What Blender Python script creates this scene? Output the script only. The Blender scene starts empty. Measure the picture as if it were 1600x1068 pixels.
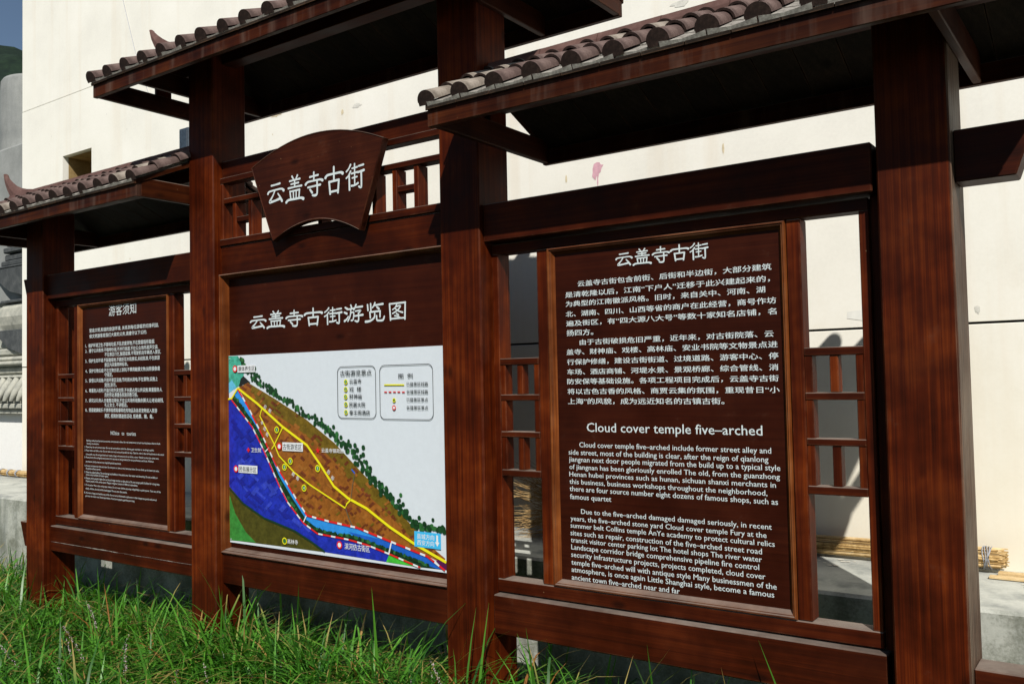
import bpy, bmesh, math, random
from mathutils import Vector, Matrix, noise

random.seed(11)
S = bpy.context.scene
COL = S.collection

# ------------------------------------------------------------------ camera
CAM_LOC = Vector((2.3053, -2.7504, 0.9892))
RIGHT = Vector((0.81381381, 0.5807591, -0.02063835))
FWD = Vector((-0.57977921, 0.8138322, 0.03915629))
UP = Vector((0.03953653, -0.01990024, 0.99901994))
cd = bpy.data.cameras.new('camera')
cd.sensor_width = 36.0
cd.lens = 1394.78 / 1600 * 36
cd.clip_start = 0.05
cd.clip_end = 3000
cam = bpy.data.objects.new('camera', cd)
COL.objects.link(cam)
cam.matrix_world = Matrix((
    (RIGHT.x, UP.x, -FWD.x, CAM_LOC.x),
    (RIGHT.y, UP.y, -FWD.y, CAM_LOC.y),
    (RIGHT.z, UP.z, -FWD.z, CAM_LOC.z),
    (0, 0, 0, 1)))
S.camera = cam

# ------------------------------------------------------------------ sky, sun, exposure
TO_SUN = Vector((0.75, -1.0, 1.15)).normalized()
world = bpy.data.worlds.new('World')
S.world = world
world.use_nodes = True
wn = world.node_tree
bg = wn.nodes['Background']
sky = wn.nodes.new('ShaderNodeTexSky')
sky.sky_type = 'NISHITA'
sky.sun_disc = False
sky.sun_elevation = math.asin(TO_SUN.z)
sky.sun_rotation = math.atan2(TO_SUN.x, TO_SUN.y)
sky.air_density = 1.0
sky.dust_density = 0.4
wn.links.new(sky.outputs[0], bg.inputs[0])
bg.inputs[1].default_value = 0.055
sl = bpy.data.lights.new('sun', 'SUN')
sl.energy = 4.6
sl.angle = math.radians(0.53)
sl.color = (1.0, 0.955, 0.885)
sun = bpy.data.objects.new('sun', sl)
COL.objects.link(sun)
sun.rotation_euler = TO_SUN.to_track_quat('Z', 'Y').to_euler()
sun.location = (6, -8, 9)
S.view_settings.view_transform = 'Standard'
S.view_settings.look = 'None'
S.view_settings.gamma = 1
S.view_settings.use_curve_mapping = False
S.view_settings.exposure = 0.25

# ------------------------------------------------------------------ materials
def mat(name):
    m = bpy.data.materials.new(name)
    m.use_nodes = True
    nt = m.node_tree
    return m, nt, nt.nodes['Principled BSDF']

def nd(nt, kind, **kw):
    n = nt.nodes.new('ShaderNode' + kind)
    for k, v in kw.items():
        if k in n.inputs:
            n.inputs[k].default_value = v
        else:
            setattr(n, k, v)
    return n

def ramp(nt, src, stops):
    r = nt.nodes.new('ShaderNodeValToRGB')
    el = r.color_ramp.elements
    while len(el) < len(stops):
        el.new(0.5)
    for e, (p, c) in zip(el, stops):
        e.position = p
        e.color = (c[0], c[1], c[2], 1) if not isinstance(c, (int, float)) else (c, c, c, 1)
    nt.links.new(src, r.inputs[0])
    return r.outputs[0]

def mix(nt, fac, a, b, mode='MIX'):
    n = nt.nodes.new('ShaderNodeMix')
    n.data_type = 'RGBA'
    n.blend_type = mode
    for i, v in ((0, fac), (6, a), (7, b)):
        if isinstance(v, (int, float)):
            n.inputs[i].default_value = v if i == 0 else (v, v, v, 1)
        elif isinstance(v, tuple):
            n.inputs[i].default_value = (*v, 1)
        else:
            nt.links.new(v, n.inputs[i])
    return n.outputs[2]

def mathn(nt, op, a, b=0.0, clamp=False):
    n = nt.nodes.new('ShaderNodeMath')
    n.operation = op
    n.use_clamp = clamp
    for i, v in ((0, a), (1, b)):
        if isinstance(v, (int, float)):
            n.inputs[i].default_value = v
        else:
            nt.links.new(v, n.inputs[i])
    return n.outputs[0]

def bump(nt, b, h, strength=0.3, dist=0.002):
    n = nd(nt, 'Bump', Strength=strength, Distance=dist)
    nt.links.new(h, n.inputs['Height'])
    nt.links.new(n.outputs[0], b.inputs['Normal'])

def coords(nt, scale, rnd=True):
    tc = nd(nt, 'TexCoord')
    vec = tc.outputs['Object']
    if rnd:
        oi = nd(nt, 'ObjectInfo')
        mul = mathn(nt, 'MULTIPLY', oi.outputs['Random'], 37.0)
        cb = nd(nt, 'CombineXYZ')
        for i in range(3):
            nt.links.new(mul, cb.inputs[i])
        ad = nd(nt, 'VectorMath', operation='ADD')
        nt.links.new(vec, ad.inputs[0])
        nt.links.new(cb.outputs[0], ad.inputs[1])
        vec = ad.outputs[0]
    mp = nd(nt, 'Mapping')
    mp.inputs['Scale'].default_value = scale
    nt.links.new(vec, mp.inputs[0])
    return mp.outputs[0], vec

def wood(name, axis, dark, mid, light, dust=0.8, rough=0.45, side=0.0, fine=1.5, spec=0.10, edge=True, drip=0.0):
    m, nt, b = mat(name)
    sc = [40.0 * fine] * 3
    sc['xyz'.index(axis)] = 1.1
    vec, raw = coords(nt, sc)
    n1 = nd(nt, 'TexNoise', Scale=1.0, Detail=5.0, Roughness=0.62, Distortion=0.5)
    nt.links.new(vec, n1.inputs['Vector'])
    sc2 = [150.0 * fine] * 3
    sc2['xyz'.index(axis)] = 2.5
    vec2, _ = coords(nt, sc2)
    n2 = nd(nt, 'TexNoise', Scale=1.0, Detail=3.0, Roughness=0.6)
    nt.links.new(vec2, n2.inputs['Vector'])
    n3 = nd(nt, 'TexNoise', Scale=4.5, Detail=3.0, Roughness=0.6)
    nt.links.new(raw, n3.inputs['Vector'])
    # annual rings
    sc4 = [1.0] * 3
    sc4['xyz'.index(axis)] = 0.09
    vec4, _ = coords(nt, sc4)
    w = nd(nt, 'TexWave', wave_type='RINGS', rings_direction={'x': 'X', 'y': 'Y', 'z': 'Z'}[axis], Scale=13.0, Distortion=5.0, Detail=2.5)
    w.inputs['Detail Scale'].default_value = 1.6
    nt.links.new(vec4, w.inputs['Vector'])
    f = mathn(nt, 'MULTIPLY', n1.outputs[0], 0.25)
    f = mathn(nt, 'ADD', f, mathn(nt, 'MULTIPLY', n3.outputs[0], 0.47))
    f = mathn(nt, 'ADD', f, mathn(nt, 'MULTIPLY', w.outputs['Fac'], 0.045))
    f = mathn(nt, 'ADD', f, mathn(nt, 'MULTIPLY', n2.outputs[0], 0.30))
    c = ramp(nt, f, [(0.37, dark), (0.52, mid), (0.69, light)])
    # knots
    vk, _ = coords(nt, [7.0 if a != axis else 3.2 for a in 'xyz'])
    vo = nd(nt, 'TexVoronoi', Scale=1.0)
    nt.links.new(vk, vo.inputs['Vector'])
    kf = ramp(nt, vo.outputs['Distance'], [(0.05, 0.75), (0.13, 0.0)])
    c = mix(nt, kf, c, tuple(v * 0.45 for v in dark))
    # scuffs and settled dust on upward faces
    geo = nd(nt, 'NewGeometry')
    sx = nd(nt, 'SeparateXYZ')
    nt.links.new(geo.outputs['Normal'], sx.inputs[0])
    ds = nd(nt, 'TexNoise', Scale=22.0, Detail=6.0, Roughness=0.7)
    nt.links.new(raw, ds.inputs['Vector'])
    up = ramp(nt, sx.outputs[2], [(0.35, 0.0), (0.8, dust)])
    upn = mathn(nt, 'MULTIPLY', up, ramp(nt, ds.outputs[0], [(0.3, 0.75), (0.6, 1.0)]))
    c = mix(nt, upn, c, (0.235, 0.2, 0.17))
    sp = nd(nt, 'TexNoise', Scale=9.0, Detail=8.0, Roughness=0.75)
    nt.links.new(raw, sp.inputs['Vector'])
    c = mix(nt, ramp(nt, sp.outputs[0], [(0.61, 0.0), (0.76, 0.28)]), c, (0.105, 0.055, 0.035))
    pits = nd(nt, 'TexVoronoi', Scale=24.0)
    nt.links.new(raw, pits.inputs['Vector'])
    pf = mathn(nt, 'MULTIPLY', ramp(nt, pits.outputs['Distance'], [(0.035, 1.0), (0.06, 0.0)]), ramp(nt, pits.outputs['Color'], [(0.80, 0.0), (0.86, 0.8)]))
    c = mix(nt, pf, c, (0.26, 0.15, 0.07))
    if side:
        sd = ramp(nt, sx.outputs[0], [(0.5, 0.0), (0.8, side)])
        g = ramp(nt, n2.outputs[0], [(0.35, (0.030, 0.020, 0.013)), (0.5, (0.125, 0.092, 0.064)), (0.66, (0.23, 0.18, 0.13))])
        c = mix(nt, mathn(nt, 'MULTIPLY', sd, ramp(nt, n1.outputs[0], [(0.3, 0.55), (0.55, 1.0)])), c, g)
    if edge:
        # varnish rubbed off along the arrises
        bv = nd(nt, 'Bevel', samples=4, Radius=0.0065)
        dt = nd(nt, 'VectorMath', operation='DOT_PRODUCT')
        nt.links.new(bv.outputs[0], dt.inputs[0])
        nt.links.new(geo.outputs['Normal'], dt.inputs[1])
        em = ramp(nt, dt.outputs['Value'], [(0.86, 1.0), (0.985, 0.0)])
        em = mathn(nt, 'MULTIPLY', em, ramp(nt, sp.outputs[0], [(0.42, 0.0), (0.62, 0.65)]))
        c = mix(nt, em, c, (0.17, 0.085, 0.045))
    if drip:
        dv, _ = coords(nt, (16.0, 16.0, 1.6))
        dn = nd(nt, 'TexNoise', Scale=1.0, Detail=4.0, Roughness=0.6)
        nt.links.new(dv, dn.inputs['Vector'])
        c = mix(nt, ramp(nt, dn.outputs[0], [(0.50, 0.0), (0.72, drip)]), c, (0.13, 0.085, 0.065))
    # water stains and faded patches
    st = nd(nt, 'TexNoise', Scale=2.3, Detail=5.0, Roughness=0.65)
    nt.links.new(raw, st.inputs['Vector'])
    c = mix(nt, ramp(nt, st.outputs[0], [(0.42, 0.0), (0.62, 0.5)]), c, tuple(v * .6 for v in dark))
    nt.links.new(c, b.inputs['Base Color'])
    r = ramp(nt, n3.outputs[0], [(0.3, rough), (0.75, rough + 0.22)])
    r2 = mix(nt, up, r, 0.9)
    nt.links.new(r2, b.inputs['Roughness'])
    b.inputs['Specular IOR Level'].default_value = spec
    hh = mathn(nt, 'ADD', n2.outputs[0], mathn(nt, 'MULTIPLY', w.outputs['Fac'], 0.08))
    bump(nt, b, hh, 0.25, 0.0008)
    return m

D_, M_, L_ = (0.021, 0.0030, 0.0006), (0.064, 0.0082, 0.0009), (0.155, 0.0270, 0.0026)
WX = wood('varnished_timber_x', 'x', (0.016, 0.0026, 0.0006), (0.040, 0.0056, 0.0009), (0.078, 0.0130, 0.0020))
WY = wood('varnished_timber_y', 'y', (0.015, 0.0030, 0.0008), (0.034, 0.0066, 0.0013), (0.066, 0.0150, 0.0028))
WZ = wood('varnished_timber_z', 'z', D_, M_, L_)
WF = wood('rain_streaked_fascia_timber', 'x', (0.015, 0.0030, 0.0010), (0.040, 0.0080, 0.0020), (0.080, 0.0190, 0.0040), drip=0.55)
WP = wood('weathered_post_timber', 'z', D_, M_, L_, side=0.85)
WPAN = wood('dark_panel_timber', 'x', (0.020, 0.0034, 0.0014), (0.030, 0.0052, 0.0019), (0.044, 0.0082, 0.0026), dust=0.5, rough=0.35, edge=False)
WSOF = wood('roof_board_timber', 'y', (0.008, 0.006, 0.0045), (0.018, 0.013, 0.0095), (0.036, 0.027, 0.02), rough=0.7)
WMZ = wood('moulding_timber_z', 'z', (0.05, 0.012, 0.003), (0.13, 0.033, 0.007), (0.28, 0.085, 0.018))
WMX = wood('moulding_timber_x', 'x', (0.04, 0.010, 0.004), (0.10, 0.030, 0.012), (0.2, 0.075, 0.035), dust=0.65)

def stone(name, c0, c1, c2, scale=6.0, rough=0.85, bumpd=0.003, streak=None, fine=60.0, low=None, face=None):
    m, nt, b = mat(name)
    _, raw = coords(nt, (1, 1, 1), rnd=False)
    n1 = nd(nt, 'TexNoise', Scale=scale, Detail=8.0, Roughness=0.65)
    n2 = nd(nt, 'TexNoise', Scale=fine, Detail=4.0, Roughness=0.7)
    for n in (n1, n2):
        nt.links.new(raw, n.inputs['Vector'])
    f = mathn(nt, 'ADD', mathn(nt, 'MULTIPLY', n1.outputs[0], 0.7), mathn(nt, 'MULTIPLY', n2.outputs[0], 0.3))
    c = ramp(nt, f, [(0.34, c0), (0.5, c1), (0.66, c2)])
    if streak:
        mp = nd(nt, 'Mapping')
        mp.inputs['Scale'].default_value = (streak[0], streak[0], streak[1])
        nt.links.new(raw, mp.inputs[0])
        n3 = nd(nt, 'TexNoise', Scale=1.0, Detail=5.0, Roughness=0.6)
        nt.links.new(mp.outputs[0], n3.inputs['Vector'])
        c = mix(nt, ramp(nt, n3.outputs[0], [(streak[2], 0.0), (streak[3], streak[4])]), c, streak[5])
    if low:
        sp_ = nd(nt, 'SeparateXYZ')
        nt.links.new(raw, sp_.inputs[0])
        hgt = ramp(nt, mathn(nt, 'ADD', mathn(nt, 'MULTIPLY', sp_.outputs[2], 0.42), mathn(nt, 'MULTIPLY', n1.outputs[0], 0.5)), [(0.30, 0.75), (0.85, 0.0)])
        c = mix(nt, hgt, c, low)
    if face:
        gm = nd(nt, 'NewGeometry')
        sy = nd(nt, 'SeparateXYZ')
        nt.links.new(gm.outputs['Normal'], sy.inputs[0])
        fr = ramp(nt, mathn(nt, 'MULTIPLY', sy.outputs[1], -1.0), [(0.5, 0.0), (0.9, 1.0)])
        c = mix(nt, mathn(nt, 'MULTIPLY', fr, ramp(nt, f, [(0.38, 0.85), (0.56, 0.25)])), c, face)  # mossy stain on front faces, also darkened in colour to deepen their shade
    nt.links.new(c, b.inputs['Base Color'])
    b.inputs['Roughness'].default_value = rough
    b.inputs['Specular IOR Level'].default_value = 0.25
    bump(nt, b, f, 0.5, bumpd)
    return m

PLASTER = stone('cream_plaster', (0.725, 0.71, 0.64), (0.785, 0.77, 0.695), (0.825, 0.81, 0.74), 2.2, 0.9, 0.0015, (5.0, 0.22, 0.54, 0.76, 0.40, (0.66, 0.56, 0.42)), low=(0.70, 0.64, 0.50))
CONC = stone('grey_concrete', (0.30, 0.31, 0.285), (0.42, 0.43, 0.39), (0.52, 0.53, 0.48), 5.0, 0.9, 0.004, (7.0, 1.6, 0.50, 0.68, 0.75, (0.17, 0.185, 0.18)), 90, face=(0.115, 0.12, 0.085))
GREYST = stone('grey_stone', (0.19, 0.20, 0.195), (0.25, 0.26, 0.25), (0.31, 0.32, 0.31), 3.0, 0.85, 0.004, (4.0, 0.7, 0.5, 0.7, 0.4, (0.15, 0.16, 0.16)))
PALEST = stone('pale_carved_stone', (0.22, 0.225, 0.20), (0.36, 0.36, 0.31), (0.47, 0.46, 0.39), 9.0, 0.85, 0.006)
DARKST = stone('dark_slate_stone', (0.035, 0.04, 0.042), (0.06, 0.066, 0.068), (0.10, 0.105, 0.105), 9.0, 0.8, 0.005)
TILE = stone('brown_roof_tile', (0.045, 0.028, 0.024), (0.088, 0.057, 0.050), (0.150, 0.104, 0.092), 18.0, 0.8, 0.002, None, 120)
TILE2 = stone('pale_roof_tile', (0.10, 0.08, 0.066), (0.20, 0.17, 0.14), (0.31, 0.27, 0.23), 18.0, 0.85, 0.002, None, 120)
TILEEND = stone('dark_tile_end', (0.012, 0.007, 0.006), (0.026, 0.014, 0.011), (0.050, 0.030, 0.024), 30.0, 0.85, 0.003)
PAN = stone('weathered_pan_tile', (0.10, 0.088, 0.078), (0.24, 0.225, 0.20), (0.40, 0.38, 0.34), 20.0, 0.9, 0.003, None, 80)
RIDGE = stone('dark_ridge_tile', (0.07, 0.036, 0.030), (0.10, 0.053, 0.045), (0.14, 0.08, 0.068), 12.0, 0.8, 0.002)
SOIL = stone('dark_soil', (0.014, 0.016, 0.006), (0.028, 0.030, 0.012), (0.05, 0.05, 0.022), 9.0, 0.95, 0.02)
HILLM = stone('wooded_hill', (0.003, 0.009, 0.007), (0.007, 0.017, 0.010), (0.015, 0.033, 0.016), 0.12, 0.95, 1.0, None, 0.6)
REED = stone('dry_reed', (0.20, 0.11, 0.035), (0.40, 0.26, 0.10), (0.58, 0.43, 0.21), 30.0, 0.6, 0.001)
STRAW = stone('dry_twig', (0.16, 0.09, 0.03), (0.32, 0.20, 0.08), (0.5, 0.36, 0.17), 30.0, 0.7, 0.001)
BAMBOO = stone('split_bamboo', (0.42, 0.28, 0.12), (0.58, 0.42, 0.21), (0.70, 0.55, 0.32), 20.0, 0.5, 0.001)

def flat(name, c, rough=0.5, spec=0.4, var=0.0, emit=None):
    m, nt, b = mat(name)
    if var:
        _, raw = coords(nt, (1, 1, 1), rnd=False)
        n = nd(nt, 'TexNoise', Scale=38.0, Detail=5.0, Roughness=0.7)
        nt.links.new(raw, n.inputs['Vector'])
        k = ramp(nt, n.outputs[0], [(0.35, tuple(v * (1 - var) for v in c)), (0.65, tuple(min(1, v * (1 + var)) for v in c))])
        nt.links.new(k, b.inputs['Base Color'])
    else:
        b.inputs['Base Color'].default_value = (*c, 1)
    b.inputs['Roughness'].default_value = rough
    b.inputs['Specular IOR Level'].default_value = spec
    return m

WHITEL = flat('white_lettering', (0.56, 0.62, 0.63), 0.5, 0.4, 0.05)
JOINT = flat('dark_joint', (0.02, 0.02, 0.02), 0.9)
WIRE = flat('grey_wire', (0.30, 0.31, 0.33), 0.5)
BOXM = flat('blue_grey_box', (0.035, 0.05, 0.07), 0.5, 0.4, 0.3)
PINK = flat('pink_paint', (0.62, 0.36, 0.42), 0.8, 0.2, 0.1)
TAN = flat('tan_glue_mark', (0.58, 0.50, 0.34), 0.8, 0.2, 0.12)
SMEAR = flat('grey_smear', (0.62, 0.61, 0.55), 0.8, 0.2, 0.15)
MC = {k: flat('print_' + n, c, 0.32, 0.45, v) for k, n, c, v in (
    ('sheet', 'pale_sheet', (0.58, 0.63, 0.68), 0.02), ('teal', 'teal', (0.05, 0.33, 0.24), 0.35), ('cyan', 'cyan', (0.10, 0.42, 0.62), 0.15),
    ('black', 'black', (0.012, 0.014, 0.014), 0), ('brown', 'brown', (0.24, 0.082, 0.012), 0.3), ('olive', 'olive', (0.135, 0.085, 0.008), 0.3),
    ('dbrown', 'dark_brown', (0.125, 0.030, 0.010), 0.3), ('dbrown2', 'red_brown', (0.15, 0.035, 0.014), 0.2), ('tan', 'tan', (0.28, 0.105, 0.018), 0.2),
    ('river', 'river_blue', (0.025, 0.24, 0.66), 0.12), ('riverd', 'river_deep_blue', (0.012, 0.10, 0.48), 0.12), ('blue', 'blue', (0.012, 0.024, 0.34), 0.3),
    ('lblue', 'light_blue', (0.028, 0.048, 0.42), 0.3), ('dblue', 'dark_blue', (0.010, 0.015, 0.24), 0.2), ('moss', 'moss', (0.058, 0.052, 0.008), 0.3),
    ('green', 'green', (0.035, 0.20, 0.035), 0.25), ('lime', 'lime', (0.05, 0.42, 0.035), 0.25), ('purple', 'purple', (0.08, 0.008, 0.07), 0.1),
    ('tree', 'tree_green', (0.008, 0.048, 0.014), 0.3), ('tree2', 'deep_tree_green', (0.006, 0.032, 0.010), 0.3), ('tree3', 'leaf_green', (0.025, 0.12, 0.03), 0.3),
    ('dgreen', 'bank_green', (0.008, 0.035, 0.018), 0), ('yellow', 'yellow', (0.72, 0.66, 0.012), 0), ('grey', 'path_grey', (0.10, 0.09, 0.06), 0),
    ('white', 'white', (0.68, 0.70, 0.72), 0), ('red', 'red', (0.62, 0.014, 0.016), 0), ('bluel', 'stream_blue', (0.02, 0.10, 0.6), 0),
    ('whitebox', 'label_white', (0.66, 0.68, 0.70), 0), ('cyanbox', 'label_cyan', (0.045, 0.42, 0.74), 0))}

def grass_mat():
    m, nt, b = mat('lilyturf_leaf')
    at = nd(nt, 'Attribute', attribute_name='tint')
    b.inputs['Roughness'].default_value = 0.42
    b.inputs['Specular IOR Level'].default_value = 0.5
    nt.links.new(at.outputs['Color'], b.inputs['Base Color'])
    tr = nd(nt, 'BsdfTranslucent')
    tc = mix(nt, 1.0, at.outputs['Color'], (1.5, 1.7, 0.6), 'MULTIPLY')
    nt.links.new(tc, tr.inputs[0])
    ms = nd(nt, 'MixShader')
    ms.inputs[0].default_value = 0.28
    nt.links.new(b.outputs[0], ms.inputs[1])
    nt.links.new(tr.outputs[0], ms.inputs[2])
    nt.links.new(ms.outputs[0], nt.nodes['Material Output'].inputs[0])
    return m
GRASS = grass_mat()
FLOWER = flat('lilac_flower', (0.46, 0.36, 0.40), 0.6, 0.3, 0.2)
STEM = flat('flower_stem', (0.13, 0.12, 0.05), 0.6)

# ------------------------------------------------------------------ mesh helpers
def link(o, parent=None):
    COL.objects.link(o)
    if parent is not None:
        o.parent = parent
    return o

def tag(o, label, cat, group=None, kind=None):
    if label:
        o['label'] = label
    if cat:
        o['category'] = cat
    if group:
        o['group'] = group
    if kind:
        o['kind'] = kind
    return o

def thing(name, label, cat, loc=(0, 0, 0), group=None):
    o = bpy.data.objects.new(name, None)
    o.location = loc
    o.empty_display_size = 0.1
    link(o)
    return tag(o, label, cat, group)

def mesh_obj(name, verts, faces, material, parent=None, smooth=False):
    me = bpy.data.meshes.new(name)
    me.from_pydata(verts, [], faces)
    me.update()
    mats = material if isinstance(material, list) else [material]
    for m in mats:
        me.materials.append(m)
    if smooth:
        me.polygons.foreach_set('use_smooth', [True] * len(me.polygons))
    o = bpy.data.objects.new(name, me)
    if parent is not None and parent.location.length > 0 and parent.type == 'EMPTY':
        me.transform(Matrix.Translation(-parent.location))
    return link(o, parent)

def box_bm(bm, x0, x1, y0, y1, z0, z1, bev=0.0):
    vs = [bm.verts.new((x, y, z)) for x in (x0, x1) for y in (y0, y1) for z in (z0, z1)]
    fs = [bm.faces.new([vs[i] for i in q]) for q in ((0, 1, 3, 2), (4, 6, 7, 5), (0, 4, 5, 1), (2, 3, 7, 6), (0, 2, 6, 4), (1, 5, 7, 3))]
    if bev:
        es = list({e for f in fs for e in f.edges})
        bmesh.ops.bevel(bm, geom=es, offset=bev, segments=1, profile=0.7, affect='EDGES')
    return fs

def bm_obj(name, bm, material, parent=None, smooth=False):
    bmesh.ops.recalc_face_normals(bm, faces=bm.faces)
    me = bpy.data.meshes.new(name)
    bm.to_mesh(me)
    bm.free()
    for m in (material if isinstance(material, list) else [material]):
        me.materials.append(m)
    if smooth:
        me.polygons.foreach_set('use_smooth', [True] * len(me.polygons))
    o = bpy.data.objects.new(name, me)
    if parent is not None and parent.type == 'EMPTY':
        me.transform(Matrix.Translation(-parent.location))
    return link(o, parent)

def box(name, x0, x1, y0, y1, z0, z1, material, parent=None, bev=0.003):
    bm = bmesh.new()
    box_bm(bm, x0, x1, y0, y1, z0, z1, bev)
    return bm_obj(name, bm, material, parent)

def prism(name, poly, y0, y1, material, parent=None, bev=0.0, axis='y'):
    """poly: list of (a, z) extruded along y (or, axis='x', list of (y, z) extruded along x)"""
    bm = bmesh.new()
    if axis == 'y':
        a = [bm.verts.new((p[0], y0, p[1])) for p in poly]
        b = [bm.verts.new((p[0], y1, p[1])) for p in poly]
    else:
        a = [bm.verts.new((y0, p[0], p[1])) for p in poly]
        b = [bm.verts.new((y1, p[0], p[1])) for p in poly]
    n = len(poly)
    bm.faces.new(a)
    bm.faces.new(b[::-1])
    for i in range(n):
        bm.faces.new((a[i], b[i], b[(i + 1) % n], a[(i + 1) % n]))
    if bev:
        bmesh.ops.bevel(bm, geom=list(bm.edges), offset=bev, segments=1, affect='EDGES')
    return bm_obj(name, bm, material, parent)

def tube(verts, faces, pts, rad, sides=6, cap=True):
    """append a tube along pts (list of Vector) with radii to verts/faces"""
    base = len(verts)
    n = len(pts)
    for i, p in enumerate(pts):
        t = (pts[min(i + 1, n - 1)] - pts[max(i - 1, 0)]).normalized()
        a = t.cross(Vector((0, 0, 1)))
        if a.length < 1e-3:
            a = t.cross(Vector((1, 0, 0)))
        a.normalize()
        b = t.cross(a)
        r = rad[i] if isinstance(rad, (list, tuple)) else rad
        for k in range(sides):
            th = 2 * math.pi * k / sides
            verts.append(tuple(p + a * (r * math.cos(th)) + b * (r * math.sin(th))))
    for i in range(n - 1):
        for k in range(sides):
            q = base + i * sides
            faces.append((q + k, q + (k + 1) % sides, q + sides + (k + 1) % sides, q + sides + k))
    if cap:
        faces.append(tuple(base + k for k in range(sides))[::-1])
        faces.append(tuple(base + (n - 1) * sides + k for k in range(sides)))

# ------------------------------------------------------------------ measured lettering and map layout (metres on the panels)
RC = [('云盖寺古街包含前街、后街和半边街，大部分建筑', 0.586, 1.32, 1.319, 0.023), ('是清乾隆以后，江南“下户人”迁移于此兴建起来的，', 0.531, 1.314, 1.281, 0.023), ('为典型的江南徽派风格。旧时，来自关中、河南、湖', 0.532, 1.297, 1.2465, 0.023), ('北、湖南、四川、山西等省的商户在此经营，商号作坊', 0.531, 1.332, 1.209, 0.023), ('遍及街区，有“四大源八大号”等数十家知名店铺，名', 0.532, 1.332, 1.1735, 0.023), ('扬四方。', 0.533, 0.648, 1.137, 0.025), ('由于古街破损危旧严重，近年来，对古街院落、云', 0.589, 1.32, 1.1015, 0.023), ('盖寺、财神庙、戏楼、高林庙、安业书院等文物景点进', 0.531, 1.332, 1.0665, 0.023), ('行保护修缮，建设古街街道、过境道路、游客中心、停', 0.532, 1.333, 1.0295, 0.023), ('车场、酒店商铺、河堤水景、景观桥廊、综合管线、消', 0.532, 1.332, 0.9925, 0.023), ('防安保等基础设施。各项工程项目完成后，云盖寺古街', 0.531, 1.332, 0.957, 0.023), ('将以古色古香的风格、商贾云集的氛围，重现昔日“小', 0.531, 1.334, 0.92, 0.023), ('上海”的风貌，成为远近知名的古镇古街。', 0.532, 1.146, 0.883, 0.024)]
RE = [('Cloud cover temple five–arched', 0.611, 1.273, 0.7825, 0.033), ('Cloud cover temple five–arched include former street alley and', 0.577, 1.3, 0.725, 0.019), ('side street, most of the building is clear, after the reign of qianlong', 0.53, 1.29, 0.6965, 0.019), ('jiangnan next door people migrated from the build up to a typical style', 0.531, 1.328, 0.6705, 0.019), ('of jiangnan has been gloriously enrolled The old, from the guanzhong', 0.532, 1.326, 0.643, 0.018), ('Henan hubei provinces such as hunan, sichuan shanxi merchants in', 0.531, 1.312, 0.616, 0.018), ('this business, business workshops throughout the neighborhood,', 0.531, 1.283, 0.5885, 0.018), ('there are four source number eight dozens of famous shops, such as', 0.531, 1.317, 0.5615, 0.019), ('famous quartet', 0.532, 0.706, 0.5325, 0.019), ('Due to the five–arched damaged damaged seriously, in recent', 0.578, 1.294, 0.4805, 0.018), ('years, the five–arched stone yard Cloud cover temple Fury at the', 0.532, 1.276, 0.4525, 0.018), ('summer belt Collins temple AnYe academy to protect cultural relics', 0.531, 1.302, 0.4265, 0.018), ('sites such as repair, construction of the five–arched street road', 0.53, 1.259, 0.3985, 0.019), ('transit visitor center parking lot The hotel shops The river water', 0.531, 1.258, 0.373, 0.018), ('Landscape corridor bridge comprehensive pipeline fire control', 0.532, 1.248, 0.3465, 0.019), ('security infrastructure projects, projects completed, cloud cover', 0.531, 1.268, 0.319, 0.019), ('temple five–arched will with antique style Many businessmen of the', 0.531, 1.304, 0.2905, 0.019), ('atmosphere, is once again Little Shanghai style, become a famous', 0.531, 1.295, 0.264, 0.019), ('ancient town five–arched near and far', 0.531, 0.965, 0.2355, 0.019)]
LC = [('游客须知', -2.575, -2.298, 1.386, 0.06), ('营造文明,和谐的旅游环境, 关系到每位游客的切身利益,', -2.783, -2.083, 1.3015, 0.022), ('做文明游客是我们大家的义务,请遵守以下公约.', -2.783, -2.195, 1.268, 0.022), ('1、维护环境卫生:不随地吐痰,不乱扔废弃物,不在禁烟场所吸烟.', -2.828, -2.121, 1.2125, 0.023), ('2、遵守公共秩序:不喧哗吵闹,不并行挡道,不在公众场所高声交谈,', -2.828, -2.09, 1.1825, 0.022), ('不在景区行乞,酗酒滋事,不驾驶机动车辆进入景区.', -2.62, -2.063, 1.155, 0.022), ('3、保护生态环境:不踩踏绿地,不摘折花木和果实,未经批准,不在旅游', -2.828, -2.075, 1.123, 0.022), ('景区内采集物种标本。', -2.621, -2.381, 1.0955, 0.022), ('4、保护文物古迹:不在文物古迹上涂刻,不攀爬触摸文物,拍照摄像遵', -2.827, -2.074, 1.064, 0.022), ('守规定。', -2.621, -2.536, 1.0375, 0.023), ('5、爱惜公共设施:不损坏景区设施,节约用水用电,不在景物,设施上', -2.827, -2.095, 1.0075, 0.022), ('刻划,涂污。', -2.621, -2.498, 0.979, 0.023), ('6、尊重别人权利:不强行和外宾合影,不长期占用公共设施,尊重服务人', -2.827, -2.054, 0.9485, 0.022), ('员的劳动,尊重各民族宗教习俗。', -2.622, -2.285, 0.9215, 0.023), ('7、讲究以礼待人:衣着整洁得体,不在公共场所袒胸赤膊,礼让老幼病残,', -2.828, -2.042, 0.8905, 0.022), ('礼让女士, 不讲粗话。', -2.622, -2.387, 0.865, 0.022), ('8、提倡健康娱乐:不携带易燃易爆等危险物品及各类宠物进入旅游', -2.828, -2.102, 0.8345, 0.022), ('景区, 抵制封建迷信活动, 拒绝黄、赌、毒。', -2.622, -2.137, 0.8015, 0.023)]
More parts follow.
